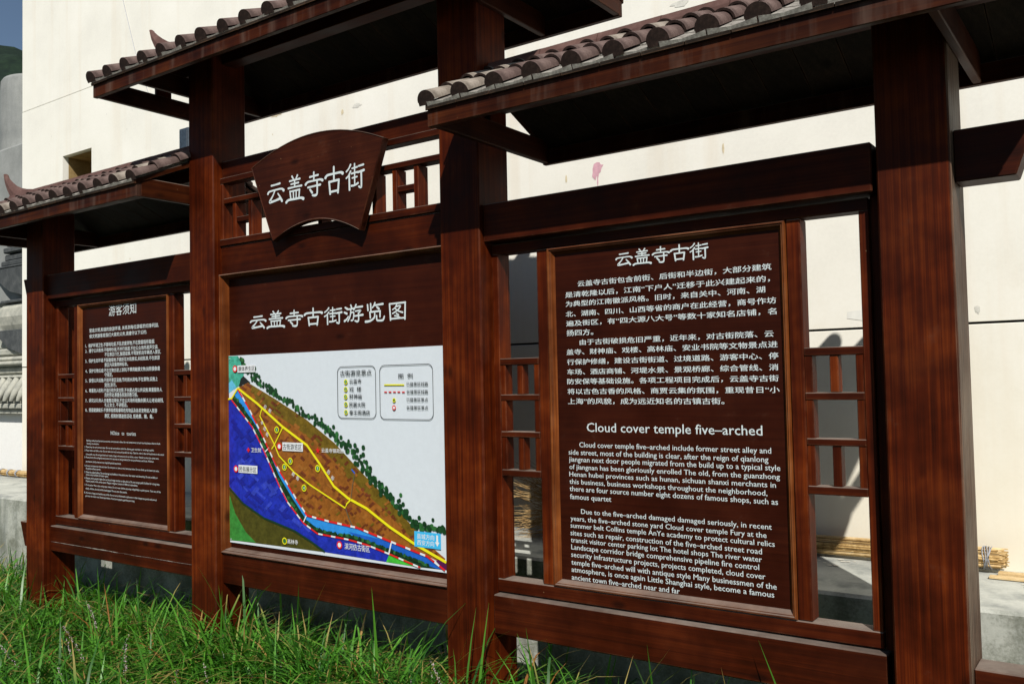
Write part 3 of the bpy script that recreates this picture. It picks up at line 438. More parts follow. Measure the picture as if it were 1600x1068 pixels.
MAP_BLOCKS = [('tan', [(-0.489, 0.399), (-0.518, 0.381), (-0.53, 0.39), (-0.501, 0.409)]), ('olive', [(-0.56, 0.516), (-0.539, 0.498), (-0.546, 0.494), (-0.567, 0.511)]), ('dbrown', [(-0.72, 0.513), (-0.693, 0.496), (-0.703, 0.489), (-0.73, 0.506)]), ('dbrown2', [(-0.459, 0.395), (-0.446, 0.383), (-0.459, 0.375), (-0.472, 0.387)]), ('olive', [(-0.838, 0.711), (-0.826, 0.702), (-0.842, 0.692), (-0.854, 0.7)]), ('dbrown', [(-0.546, 0.453), (-0.565, 0.44), (-0.575, 0.447), (-0.557, 0.461)]), ('dbrown2', [(-0.52, 0.521), (-0.508, 0.511), (-0.522, 0.502), (-0.534, 0.511)]), ('dbrown2', [(-0.238, 0.335), (-0.221, 0.318), (-0.232, 0.311), (-0.249, 0.328)]), ('dbrown', [(-0.82, 0.593), (-0.806, 0.585), (-0.814, 0.579), (-0.828, 0.588)]), ('tan', [(-0.825, 0.723), (-0.795, 0.702), (-0.807, 0.694), (-0.837, 0.715)]), ('dbrown', [(-0.814, 0.625), (-0.828, 0.614), (-0.837, 0.62), (-0.823, 0.631)]), ('tan', [(-0.234, 0.325), (-0.212, 0.305), (-0.219, 0.301), (-0.24, 0.321)]), ('dbrown', [(-0.443, 0.43), (-0.419, 0.411), (-0.429, 0.404), (-0.454, 0.423)]), ('tan', [(-0.695, 0.544), (-0.676, 0.531), (-0.685, 0.524), (-0.705, 0.538)]), ('dbrown', [(-1.189, 0.886), (-1.161, 0.871), (-1.176, 0.86), (-1.204, 0.876)]), ('olive', [(-0.949, 0.504), (-0.961, 0.495), (-0.972, 0.501), (-0.96, 0.51)]), ('dbrown2', [(-1.241, 0.882), (-1.213, 0.867), (-1.221, 0.86), (-1.25, 0.875)]), ('dbrown', [(-1.051, 0.831), (-1.039, 0.824), (-1.046, 0.819), (-1.057, 0.825)]), ('dbrown', [(-0.996, 0.752), (-0.981, 0.744), (-0.99, 0.737), (-1.005, 0.745)]), ('dbrown', [(-0.333, 0.357), (-0.321, 0.347), (-0.328, 0.342), (-0.34, 0.352)]), ('dbrown', [(-0.9, 0.73), (-0.887, 0.723), (-0.898, 0.714), (-0.911, 0.722)]), ('olive', [(-0.611, 0.395), (-0.603, 0.389), (-0.611, 0.384), (-0.619, 0.39)]), ('dbrown', [(-1.071, 0.684), (-1.057, 0.675), (-1.07, 0.666), (-1.084, 0.674)]), ('dbrown', [(-0.571, 0.606), (-0.545, 0.587), (-0.554, 0.58), (-0.581, 0.599)]), ('dbrown', [(-0.935, 0.563), (-0.906, 0.546), (-0.919, 0.536), (-0.948, 0.553)]), ('tan', [(-0.692, 0.547), (-0.702, 0.539), (-0.71, 0.544), (-0.7, 0.552)]), ('dbrown2', [(-0.513, 0.495), (-0.54, 0.475), (-0.546, 0.479), (-0.519, 0.499)]), ('tan', [(-0.647, 0.586), (-0.628, 0.571), (-0.641, 0.563), (-0.66, 0.578)]), ('dbrown2', [(-0.55, 0.45), (-0.531, 0.437), (-0.54, 0.431), (-0.559, 0.444)]), ('dbrown', [(-0.436, 0.339), (-0.415, 0.322), (-0.427, 0.314), (-0.448, 0.332)]), ('tan', [(-1.038, 0.582), (-1.012, 0.568), (-1.02, 0.561), (-1.047, 0.575)]), ('dbrown', [(-0.503, 0.359), (-0.531, 0.338), (-0.537, 0.342), (-0.509, 0.363)]), ('dbrown', [(-0.887, 0.686), (-0.86, 0.668), (-0.872, 0.66), (-0.899, 0.678)]), ('dbrown', [(-0.673, 0.432), (-0.648, 0.414), (-0.659, 0.406), (-0.685, 0.423)]), ('olive', [(-0.465, 0.503), (-0.447, 0.488), (-0.456, 0.483), (-0.474, 0.498)]), ('dbrown', [(-0.283, 0.361), (-0.27, 0.348), (-0.285, 0.339), (-0.298, 0.353)]), ('dbrown', [(-1.052, 0.632), (-1.035, 0.623), (-1.045, 0.614), (-1.063, 0.623)]), ('dbrown', [(-0.33, 0.403), (-0.323, 0.396), (-0.336, 0.388), (-0.343, 0.395)]), ('dbrown', [(-0.8, 0.742), (-0.771, 0.72), (-0.783, 0.713), (-0.812, 0.734)]), ('tan', [(-0.687, 0.418), (-0.678, 0.412), (-0.691, 0.402), (-0.7, 0.408)]), ('dbrown2', [(-1.0, 0.728), (-1.029, 0.706), (-1.038, 0.711), (-1.01, 0.733)]), ('dbrown2', [(-0.839, 0.556), (-0.814, 0.539), (-0.83, 0.528), (-0.855, 0.546)]), ('olive', [(-0.773, 0.606), (-0.783, 0.599), (-0.79, 0.603), (-0.78, 0.61)]), ('dbrown', [(-0.604, 0.626), (-0.626, 0.61), (-0.637, 0.617), (-0.615, 0.633)]), ('tan', [(-0.511, 0.472), (-0.5, 0.464), (-0.508, 0.458), (-0.519, 0.466)]), ('tan', [(-0.742, 0.526), (-0.713, 0.506), (-0.721, 0.5), (-0.75, 0.52)]), ('tan', [(-1.006, 0.725), (-0.98, 0.71), (-0.989, 0.704), (-1.015, 0.719)]), ('tan', [(-1.181, 0.905), (-1.211, 0.881), (-1.222, 0.887), (-1.193, 0.911)]), ('dbrown', [(-0.825, 0.469), (-0.8, 0.452), (-0.809, 0.446), (-0.834, 0.463)]), ('dbrown2', [(-0.913, 0.745), (-0.895, 0.734), (-0.91, 0.722), (-0.928, 0.733)]), ('olive', [(-1.251, 0.945), (-1.262, 0.936), (-1.278, 0.945), (-1.267, 0.954)]), ('dbrown', [(-1.176, 0.818), (-1.145, 0.802), (-1.159, 0.791), (-1.189, 0.808)]), ('dbrown', [(-1.156, 0.835), (-1.167, 0.827), (-1.18, 0.834), (-1.169, 0.842)]), ('dbrown', [(-0.687, 0.61), (-0.671, 0.598), (-0.68, 0.592), (-0.696, 0.604)]), ('dbrown2', [(-1.062, 0.787), (-1.05, 0.78), (-1.065, 0.769), (-1.077, 0.776)]), ('dbrown', [(-0.955, 0.542), (-0.968, 0.531), (-0.982, 0.539), (-0.968, 0.549)]), ('tan', [(-0.201, 0.291), (-0.229, 0.275), (-0.236, 0.282), (-0.208, 0.298)]), ('dbrown2', [(-0.586, 0.423), (-0.618, 0.401), (-0.63, 0.409), (-0.598, 0.431)]), ('tan', [(-0.649, 0.609), (-0.631, 0.596), (-0.64, 0.59), (-0.657, 0.603)]), ('dbrown', [(-0.727, 0.385), (-0.738, 0.379), (-0.744, 0.383), (-0.734, 0.39)]), ('dbrown2', [(-0.806, 0.604), (-0.786, 0.592), (-0.793, 0.587), (-0.813, 0.599)]), ('dbrown2', [(-0.647, 0.513), (-0.667, 0.498), (-0.681, 0.508), (-0.66, 0.522)]), ('dbrown2', [(-0.889, 0.701), (-0.859, 0.682), (-0.866, 0.677), (-0.896, 0.696)]), ('dbrown2', [(-1.045, 0.6), (-1.034, 0.594), (-1.041, 0.588), (-1.052, 0.594)]), ('dbrown', [(-1.173, 0.912), (-1.188, 0.9), (-1.2, 0.906), (-1.185, 0.918)]), ('dbrown2', [(-0.553, 0.433), (-0.531, 0.416), (-0.542, 0.408), (-0.564, 0.426)]), ('tan', [(-0.492, 0.546), (-0.465, 0.525), (-0.48, 0.515), (-0.507, 0.536)]), ('tan', [(-1.131, 0.855), (-1.1, 0.836), (-1.11, 0.828), (-1.142, 0.847)]), ('dbrown2', [(-0.392, 0.432), (-0.406, 0.423), (-0.415, 0.43), (-0.401, 0.439)]), ('olive', [(-0.459, 0.493), (-0.435, 0.473), (-0.448, 0.465), (-0.471, 0.484)]), ('olive', [(-0.232, 0.303), (-0.248, 0.292), (-0.257, 0.301), (-0.241, 0.311)]), ('tan', [(-0.957, 0.795), (-0.922, 0.776), (-0.935, 0.766), (-0.97, 0.785)]), ('tan', [(-0.93, 0.606), (-0.897, 0.587), (-0.912, 0.576), (-0.945, 0.595)]), ('dbrown', [(-0.42, 0.378), (-0.439, 0.366), (-0.446, 0.371), (-0.426, 0.384)]), ('dbrown2', [(-0.631, 0.454), (-0.648, 0.441), (-0.657, 0.446), (-0.64, 0.459)]), ('dbrown', [(-0.953, 0.641), (-0.987, 0.617), (-0.999, 0.625), (-0.966, 0.649)]), ('olive', [(-0.805, 0.526), (-0.788, 0.515), (-0.797, 0.508), (-0.815, 0.519)]), ('dbrown', [(-1.341, 0.972), (-1.31, 0.956), (-1.32, 0.948), (-1.352, 0.965)]), ('olive', [(-0.786, 0.458), (-0.775, 0.451), (-0.785, 0.444), (-0.796, 0.451)]), ('olive', [(-0.553, 0.367), (-0.533, 0.352), (-0.549, 0.341), (-0.568, 0.356)]), ('dbrown2', [(-0.859, 0.426), (-0.834, 0.411), (-0.845, 0.403), (-0.87, 0.418)]), ('tan', [(-0.667, 0.621), (-0.658, 0.613), (-0.672, 0.604), (-0.682, 0.611)]), ('dbrown', [(-1.022, 0.597), (-1.011, 0.591), (-1.019, 0.584), (-1.03, 0.59)]), ('dbrown', [(-0.536, 0.481), (-0.545, 0.475), (-0.558, 0.484), (-0.548, 0.49)]), ('dbrown', [(-0.132, 0.294), (-0.124, 0.285), (-0.138, 0.276), (-0.147, 0.286)]), ('tan', [(-0.825, 0.499), (-0.835, 0.493), (-0.845, 0.5), (-0.836, 0.506)]), ('olive', [(-0.385, 0.421), (-0.373, 0.411), (-0.383, 0.404), (-0.395, 0.414)]), ('tan', [(-0.867, 0.435), (-0.897, 0.413), (-0.91, 0.421), (-0.88, 0.443)]), ('dbrown2', [(-0.767, 0.475), (-0.796, 0.452), (-0.806, 0.458), (-0.777, 0.481)]), ('olive', [(-0.988, 0.779), (-1.019, 0.755), (-1.028, 0.76), (-0.997, 0.784)]), ('dbrown', [(-0.857, 0.611), (-0.834, 0.596), (-0.848, 0.587), (-0.87, 0.602)]), ('olive', [(-1.237, 0.919), (-1.218, 0.909), (-1.232, 0.898), (-1.251, 0.907)]), ('dbrown', [(-0.757, 0.587), (-0.739, 0.576), (-0.75, 0.568), (-0.768, 0.58)]), ('dbrown', [(-0.449, 0.454), (-0.477, 0.435), (-0.487, 0.443), (-0.46, 0.462)]), ('dbrown2', [(-0.73, 0.466), (-0.711, 0.452), (-0.721, 0.445), (-0.74, 0.459)]), ('dbrown', [(-0.348, 0.352), (-0.365, 0.342), (-0.372, 0.349), (-0.355, 0.359)]), ('tan', [(-1.061, 0.609), (-1.074, 0.598), (-1.091, 0.608), (-1.077, 0.618)]), ('tan', [(-0.683, 0.589), (-0.655, 0.567), (-0.663, 0.562), (-0.691, 0.584)]), ('dbrown', [(-1.055, 0.718), (-1.021, 0.697), (-1.033, 0.689), (-1.067, 0.71)]), ('dbrown', [(-0.981, 0.733), (-0.955, 0.716), (-0.963, 0.711), (-0.988, 0.727)]), ('dbrown', [(-0.098, 0.269), (-0.11, 0.262), (-0.118, 0.271), (-0.106, 0.278)]), ('dbrown', [(-0.629, 0.373), (-0.61, 0.359), (-0.62, 0.352), (-0.639, 0.366)]), ('dbrown2', [(-0.755, 0.572), (-0.744, 0.566), (-0.755, 0.557), (-0.766, 0.563)]), ('dbrown', [(-0.393, 0.326), (-0.406, 0.317), (-0.414, 0.323), (-0.401, 0.332)]), ('tan', [(-0.706, 0.418), (-0.727, 0.403), (-0.736, 0.41), (-0.715, 0.425)]), ('olive', [(-0.412, 0.473), (-0.398, 0.462), (-0.405, 0.457), (-0.419, 0.469)]), ('olive', [(-0.254, 0.38), (-0.233, 0.358), (-0.241, 0.353), (-0.262, 0.375)]), ('dbrown', [(-0.643, 0.518), (-0.625, 0.505), (-0.633, 0.499), (-0.652, 0.512)]), ('dbrown', [(-0.639, 0.65), (-0.65, 0.641), (-0.659, 0.647), (-0.647, 0.656)]), ('dbrown', [(-0.585, 0.557), (-0.611, 0.54), (-0.62, 0.547), (-0.593, 0.564)]), ('olive', [(-0.896, 0.799), (-0.914, 0.785), (-0.929, 0.794), (-0.911, 0.808)]), ('dbrown2', [(-1.303, 0.986), (-1.271, 0.97), (-1.28, 0.962), (-1.313, 0.978)]), ('olive', [(-0.675, 0.66), (-0.703, 0.642), (-0.713, 0.65), (-0.686, 0.668)]), ('olive', [(-0.799, 0.396), (-0.786, 0.388), (-0.795, 0.381), (-0.808, 0.389)]), ('dbrown2', [(-0.212, 0.341), (-0.23, 0.33), (-0.235, 0.334), (-0.217, 0.345)]), ('tan', [(-1.074, 0.895), (-1.063, 0.89), (-1.078, 0.878), (-1.088, 0.884)]), ('dbrown2', [(-1.116, 0.688), (-1.097, 0.678), (-1.104, 0.673), (-1.122, 0.683)]), ('dbrown2', [(-0.391, 0.363), (-0.408, 0.352), (-0.416, 0.359), (-0.399, 0.37)]), ('dbrown', [(-0.127, 0.279), (-0.12, 0.272), (-0.127, 0.268), (-0.134, 0.275)]), ('tan', [(-0.822, 0.398), (-0.795, 0.379), (-0.81, 0.369), (-0.836, 0.387)]), ('tan', [(-0.986, 0.705), (-0.951, 0.685), (-0.965, 0.674), (-1.001, 0.694)]), ('tan', [(-0.873, 0.59), (-0.892, 0.576), (-0.906, 0.585), (-0.887, 0.599)]), ('dbrown2', [(-0.625, 0.428), (-0.613, 0.42), (-0.627, 0.409), (-0.639, 0.418)]), ('dbrown', [(-0.888, 0.487), (-0.872, 0.476), (-0.887, 0.465), (-0.904, 0.476)]), ('olive', [(-1.027, 0.705), (-0.999, 0.687), (-1.011, 0.678), (-1.039, 0.697)]), ('tan', [(-0.568, 0.585), (-0.55, 0.57), (-0.561, 0.562), (-0.58, 0.578)]), ('tan', [(-0.565, 0.393), (-0.578, 0.383), (-0.587, 0.39), (-0.574, 0.399)]), ('tan', [(-0.781, 0.49), (-0.8, 0.475), (-0.815, 0.483), (-0.796, 0.498)]), ('dbrown2', [(-0.78, 0.665), (-0.748, 0.644), (-0.761, 0.635), (-0.793, 0.656)]), ('dbrown', [(-1.119, 0.9), (-1.082, 0.88), (-1.093, 0.871), (-1.13, 0.89)]), ('dbrown', [(-0.807, 0.738), (-0.839, 0.715), (-0.854, 0.725), (-0.822, 0.748)]), ('olive', [(-1.027, 0.866), (-1.013, 0.857), (-1.021, 0.852), (-1.035, 0.86)]), ('tan', [(-1.001, 0.565), (-0.983, 0.554), (-0.996, 0.544), (-1.014, 0.555)]), ('dbrown', [(-0.645, 0.489), (-0.667, 0.474), (-0.677, 0.481), (-0.656, 0.496)]), ('dbrown', [(-0.227, 0.307), (-0.214, 0.293), (-0.221, 0.289), (-0.235, 0.302)]), ('tan', [(-0.306, 0.386), (-0.29, 0.372), (-0.298, 0.366), (-0.314, 0.381)]), ('dbrown', [(-0.726, 0.6), (-0.747, 0.585), (-0.754, 0.59), (-0.733, 0.605)]), ('dbrown', [(-0.948, 0.836), (-0.936, 0.828), (-0.944, 0.822), (-0.956, 0.83)]), ('dbrown', [(-0.473, 0.473), (-0.489, 0.463), (-0.497, 0.469), (-0.48, 0.479)]), ('tan', [(-1.227, 0.818), (-1.204, 0.807), (-1.216, 0.797), (-1.239, 0.808)]), ('dbrown', [(-0.754, 0.613), (-0.741, 0.604), (-0.756, 0.594), (-0.769, 0.604)]), ('dbrown', [(-0.389, 0.358), (-0.38, 0.352), (-0.392, 0.344), (-0.401, 0.35)]), ('dbrown', [(-0.478, 0.495), (-0.47, 0.489), (-0.484, 0.479), (-0.492, 0.485)]), ('dbrown', [(-1.204, 0.829), (-1.181, 0.816), (-1.192, 0.807), (-1.216, 0.82)]), ('tan', [(-0.867, 0.455), (-0.89, 0.437), (-0.905, 0.446), (-0.882, 0.464)]), ('dbrown', [(-0.628, 0.439), (-0.652, 0.421), (-0.665, 0.429), (-0.641, 0.447)]), ('dbrown', [(-0.558, 0.407), (-0.57, 0.398), (-0.579, 0.404), (-0.566, 0.413)]), ('dbrown', [(-1.214, 0.854), (-1.248, 0.829), (-1.259, 0.835), (-1.225, 0.86)]), ('dbrown', [(-0.88, 0.43), (-0.855, 0.416), (-0.867, 0.407), (-0.892, 0.421)]), ('dbrown2', [(-0.927, 0.542), (-0.897, 0.525), (-0.907, 0.517), (-0.937, 0.534)]), ('dbrown', [(-0.674, 0.473), (-0.658, 0.461), (-0.672, 0.452), (-0.688, 0.464)]), ('olive', [(-0.869, 0.514), (-0.894, 0.496), (-0.906, 0.504), (-0.881, 0.521)]), ('dbrown', [(-0.605, 0.517), (-0.625, 0.503), (-0.635, 0.51), (-0.614, 0.524)]), ('tan', [(-0.774, 0.392), (-0.755, 0.379), (-0.767, 0.371), (-0.786, 0.383)]), ('olive', [(-0.422, 0.498), (-0.45, 0.48), (-0.457, 0.487), (-0.429, 0.504)]), ('olive', [(-0.662, 0.4), (-0.685, 0.385), (-0.694, 0.391), (-0.67, 0.406)]), ('dbrown', [(-1.137, 0.876), (-1.107, 0.859), (-1.118, 0.851), (-1.148, 0.868)]), ('dbrown', [(-0.595, 0.41), (-0.58, 0.398), (-0.591, 0.391), (-0.607, 0.403)]), ('olive', [(-0.616, 0.577), (-0.594, 0.56), (-0.607, 0.552), (-0.629, 0.569)]), ('tan', [(-0.89, 0.748), (-0.875, 0.739), (-0.882, 0.734), (-0.896, 0.743)]), ('dbrown', [(-0.918, 0.453), (-0.905, 0.446), (-0.921, 0.434), (-0.933, 0.442)]), ('dbrown2', [(-0.718, 0.628), (-0.752, 0.607), (-0.761, 0.614), (-0.728, 0.636)]), ('dbrown', [(-0.332, 0.404), (-0.347, 0.396), (-0.358, 0.406), (-0.343, 0.415)]), ('dbrown2', [(-0.927, 0.727), (-0.957, 0.705), (-0.974, 0.714), (-0.944, 0.737)]), ('dbrown', [(-1.218, 0.868), (-1.204, 0.86), (-1.213, 0.854), (-1.227, 0.862)]), ('dbrown', [(-0.891, 0.44), (-0.902, 0.43), (-0.912, 0.435), (-0.9, 0.445)]), ('dbrown2', [(-1.073, 0.815), (-1.053, 0.804), (-1.068, 0.793), (-1.087, 0.804)]), ('dbrown2', [(-0.739, 0.467), (-0.754, 0.457), (-0.766, 0.466), (-0.751, 0.476)]), ('dbrown2', [(-0.833, 0.466), (-0.857, 0.449), (-0.863, 0.453), (-0.84, 0.471)]), ('tan', [(-0.893, 0.409), (-0.88, 0.401), (-0.887, 0.396), (-0.9, 0.404)]), ('olive', [(-0.454, 0.366), (-0.472, 0.354), (-0.48, 0.359), (-0.462, 0.372)]), ('dbrown', [(-0.914, 0.644), (-0.891, 0.628), (-0.904, 0.62), (-0.927, 0.635)]), ('dbrown', [(-0.972, 0.537), (-0.997, 0.517), (-1.009, 0.524), (-0.984, 0.544)]), ('dbrown', [(-0.506, 0.439), (-0.487, 0.423), (-0.494, 0.419), (-0.512, 0.434)]), ('dbrown', [(-0.698, 0.449), (-0.711, 0.44), (-0.722, 0.447), (-0.709, 0.456)]), ('tan', [(-0.36, 0.466), (-0.388, 0.448), (-0.396, 0.455), (-0.368, 0.473)]), ('dbrown', [(-0.405, 0.347), (-0.427, 0.334), (-0.435, 0.341), (-0.414, 0.355)]), ('tan', [(-0.368, 0.385), (-0.349, 0.367), (-0.363, 0.359), (-0.382, 0.377)]), ('dbrown', [(-0.988, 0.674), (-0.968, 0.662), (-0.975, 0.656), (-0.995, 0.669)]), ('dbrown', [(-0.923, 0.476), (-0.949, 0.455), (-0.962, 0.462), (-0.936, 0.483)]), ('tan', [(-0.583, 0.47), (-0.602, 0.457), (-0.615, 0.467), (-0.595, 0.48)]), ('dbrown2', [(-0.372, 0.439), (-0.383, 0.432), (-0.392, 0.439), (-0.381, 0.446)]), ('tan', [(-0.878, 0.731), (-0.856, 0.718), (-0.868, 0.709), (-0.89, 0.723)]), ('olive', [(-0.876, 0.791), (-0.889, 0.781), (-0.903, 0.789), (-0.889, 0.799)]), ('olive', [(-1.052, 0.876), (-1.073, 0.862), (-1.085, 0.87), (-1.064, 0.884)]), ('dbrown', [(-0.606, 0.497), (-0.597, 0.491), (-0.61, 0.483), (-0.618, 0.489)]), ('dbrown', [(-0.491, 0.36), (-0.503, 0.352), (-0.509, 0.357), (-0.497, 0.365)]), ('tan', [(-0.575, 0.54), (-0.56, 0.529), (-0.57, 0.522), (-0.585, 0.533)]), ('dbrown', [(-0.791, 0.708), (-0.781, 0.701), (-0.791, 0.695), (-0.8, 0.702)]), ('tan', [(-0.429, 0.447), (-0.405, 0.428), (-0.417, 0.42), (-0.442, 0.439)]), ('dbrown', [(-0.825, 0.664), (-0.843, 0.652), (-0.853, 0.659), (-0.834, 0.671)]), ('dbrown', [(-0.168, 0.314), (-0.149, 0.295), (-0.161, 0.287), (-0.181, 0.305)]), ('tan', [(-1.19, 0.941), (-1.216, 0.921), (-1.235, 0.931), (-1.209, 0.951)]), ('tan', [(-0.412, 0.409), (-0.387, 0.387), (-0.399, 0.38), (-0.424, 0.401)]), ('dbrown', [(-0.895, 0.703), (-0.922, 0.682), (-0.933, 0.688), (-0.906, 0.709)]), ('dbrown', [(-0.763, 0.651), (-0.732, 0.632), (-0.744, 0.622), (-0.776, 0.642)]), ('dbrown', [(-0.425, 0.403), (-0.441, 0.393), (-0.449, 0.399), (-0.432, 0.41)]), ('olive', [(-1.028, 0.617), (-1.006, 0.605), (-1.017, 0.597), (-1.038, 0.609)]), ('dbrown', [(-0.924, 0.698), (-0.945, 0.684), (-0.956, 0.691), (-0.935, 0.706)]), ('dbrown', [(-0.697, 0.647), (-0.679, 0.632), (-0.692, 0.624), (-0.71, 0.639)]), ('dbrown', [(-1.093, 0.862), (-1.056, 0.842), (-1.063, 0.836), (-1.1, 0.856)]), ('dbrown', [(-1.079, 0.772), (-1.057, 0.76), (-1.065, 0.753), (-1.088, 0.765)]), ('tan', [(-0.879, 0.402), (-0.847, 0.383), (-0.854, 0.377), (-0.886, 0.397)]), ('tan', [(-1.131, 0.708), (-1.096, 0.689), (-1.105, 0.682), (-1.14, 0.7)]), ('dbrown2', [(-0.779, 0.42), (-0.8, 0.404), (-0.811, 0.411), (-0.79, 0.427)]), ('dbrown2', [(-0.497, 0.499), (-0.485, 0.489), (-0.5, 0.48), (-0.511, 0.49)]), ('olive', [(-0.962, 0.818), (-0.952, 0.812), (-0.959, 0.807), (-0.969, 0.813)]), ('dbrown2', [(-0.365, 0.432), (-0.352, 0.421), (-0.364, 0.414), (-0.377, 0.424)]), ('dbrown2', [(-0.476, 0.354), (-0.451, 0.335), (-0.463, 0.326), (-0.488, 0.345)]), ('dbrown', [(-0.913, 0.576), (-0.883, 0.557), (-0.896, 0.547), (-0.927, 0.566)]), ('lblue', [(-1.233, 0.466), (-1.17, 0.434), (-1.182, 0.425), (-1.245, 0.457)]), ('dblue', [(-1.28, 0.455), (-1.319, 0.426), (-1.335, 0.434), (-1.295, 0.464)]), ('lblue', [(-1.158, 0.488), (-1.184, 0.47), (-1.194, 0.477), (-1.169, 0.494)]), ('dblue', [(-1.237, 0.514), (-1.292, 0.474), (-1.305, 0.482), (-1.25, 0.521)]), ('dblue', [(-1.149, 0.384), (-1.106, 0.362), (-1.117, 0.353), (-1.16, 0.376)]), ('dblue', [(-1.187, 0.64), (-1.159, 0.62), (-1.168, 0.615), (-1.195, 0.635)]), ('dblue', [(-1.014, 0.369), (-0.98, 0.352), (-0.992, 0.342), (-1.026, 0.359)]), ('dblue', [(-1.223, 0.398), (-1.187, 0.376), (-1.198, 0.368), (-1.234, 0.391)]), ('dblue', [(-1.238, 0.722), (-1.279, 0.699), (-1.289, 0.706), (-1.248, 0.73)]), ('dblue', [(-1.253, 0.614), (-1.198, 0.571), (-1.21, 0.564), (-1.265, 0.607)]), ('lblue', [(-1.072, 0.49), (-1.133, 0.44), (-1.151, 0.449), (-1.089, 0.499)]), ('dblue', [(-1.275, 0.759), (-1.304, 0.74), (-1.317, 0.749), (-1.288, 0.767)]), ('dblue', [(-1.372, 0.724), (-1.401, 0.703), (-1.415, 0.71), (-1.386, 0.731)]), ('lblue', [(-1.265, 0.612), (-1.321, 0.569), (-1.336, 0.577), (-1.279, 0.619)]), ('dblue', [(-1.302, 0.427), (-1.238, 0.39), (-1.25, 0.381), (-1.315, 0.418)]), ('lblue', [(-0.905, 0.332), (-0.859, 0.303), (-0.871, 0.294), (-0.918, 0.323)]), ('dblue', [(-0.852, 0.297), (-0.809, 0.272), (-0.817, 0.265), (-0.86, 0.29)]), ('dblue', [(-1.069, 0.457), (-1.037, 0.434), (-1.054, 0.423), (-1.086, 0.446)]), ('dblue', [(-1.406, 0.515), (-1.448, 0.482), (-1.461, 0.489), (-1.419, 0.521)]), ('lblue', [(-1.362, 0.502), (-1.301, 0.46), (-1.311, 0.454), (-1.372, 0.496)]), ('lblue', [(-1.122, 0.413), (-1.168, 0.376), (-1.184, 0.384), (-1.137, 0.421)]), ('lblue', [(-1.277, 0.55), (-1.217, 0.519), (-1.231, 0.508), (-1.292, 0.539)]), ('dblue', [(-1.321, 0.696), (-1.353, 0.673), (-1.369, 0.682), (-1.336, 0.705)]), ('dblue', [(-1.275, 0.69), (-1.244, 0.67), (-1.256, 0.662), (-1.287, 0.682)]), ('dblue', [(-1.416, 0.809), (-1.382, 0.786), (-1.4, 0.775), (-1.434, 0.798)]), ('dblue', [(-1.009, 0.394), (-1.051, 0.36), (-1.061, 0.365), (-1.019, 0.399)]), ('dblue', [(-1.398, 0.787), (-1.326, 0.723), (-1.352, 0.711), (-1.425, 0.774)]), ('dblue', [(-1.264, 0.709), (-1.301, 0.741), (-1.327, 0.729), (-1.29, 0.696)]), ('lblue', [(-1.34, 0.627), (-1.267, 0.581), (-1.29, 0.566), (-1.363, 0.612)]), ('dblue', [(-1.312, 0.645), (-1.29, 0.631), (-1.329, 0.605), (-1.351, 0.619)]), ('lblue', [(-1.351, 0.619), (-1.329, 0.605), (-1.375, 0.576), (-1.397, 0.59)]), ('lblue', [(-1.154, 0.522), (-1.087, 0.463), (-1.112, 0.45), (-1.179, 0.509)]), ('dblue', [(-1.118, 0.54), (-1.1, 0.525), (-1.149, 0.5), (-1.166, 0.515)]), ('lblue', [(-1.166, 0.515), (-1.149, 0.5), (-1.191, 0.478), (-1.209, 0.493)]), ('dblue', [(-1.273, 0.459), (-1.188, 0.418), (-1.209, 0.401), (-1.294, 0.442)]), ('lblue', [(-1.238, 0.488), (-1.214, 0.476), (-1.259, 0.439), (-1.283, 0.451)]), ('dblue', [(-1.067, 0.394), (-1.003, 0.358), (-1.023, 0.342), (-1.088, 0.378)]), ('lblue', [(-1.041, 0.414), (-1.019, 0.402), (-1.056, 0.374), (-1.078, 0.386)]), ('dblue', [(-1.375, 0.534), (-1.321, 0.492), (-1.346, 0.478), (-1.401, 0.52)]), ('lblue', [(-1.351, 0.547), (-1.331, 0.532), (-1.368, 0.511), (-1.388, 0.527)]), ('lblue', [(-0.97, 0.357), (-0.91, 0.328), (-0.929, 0.311), (-0.989, 0.341)])]
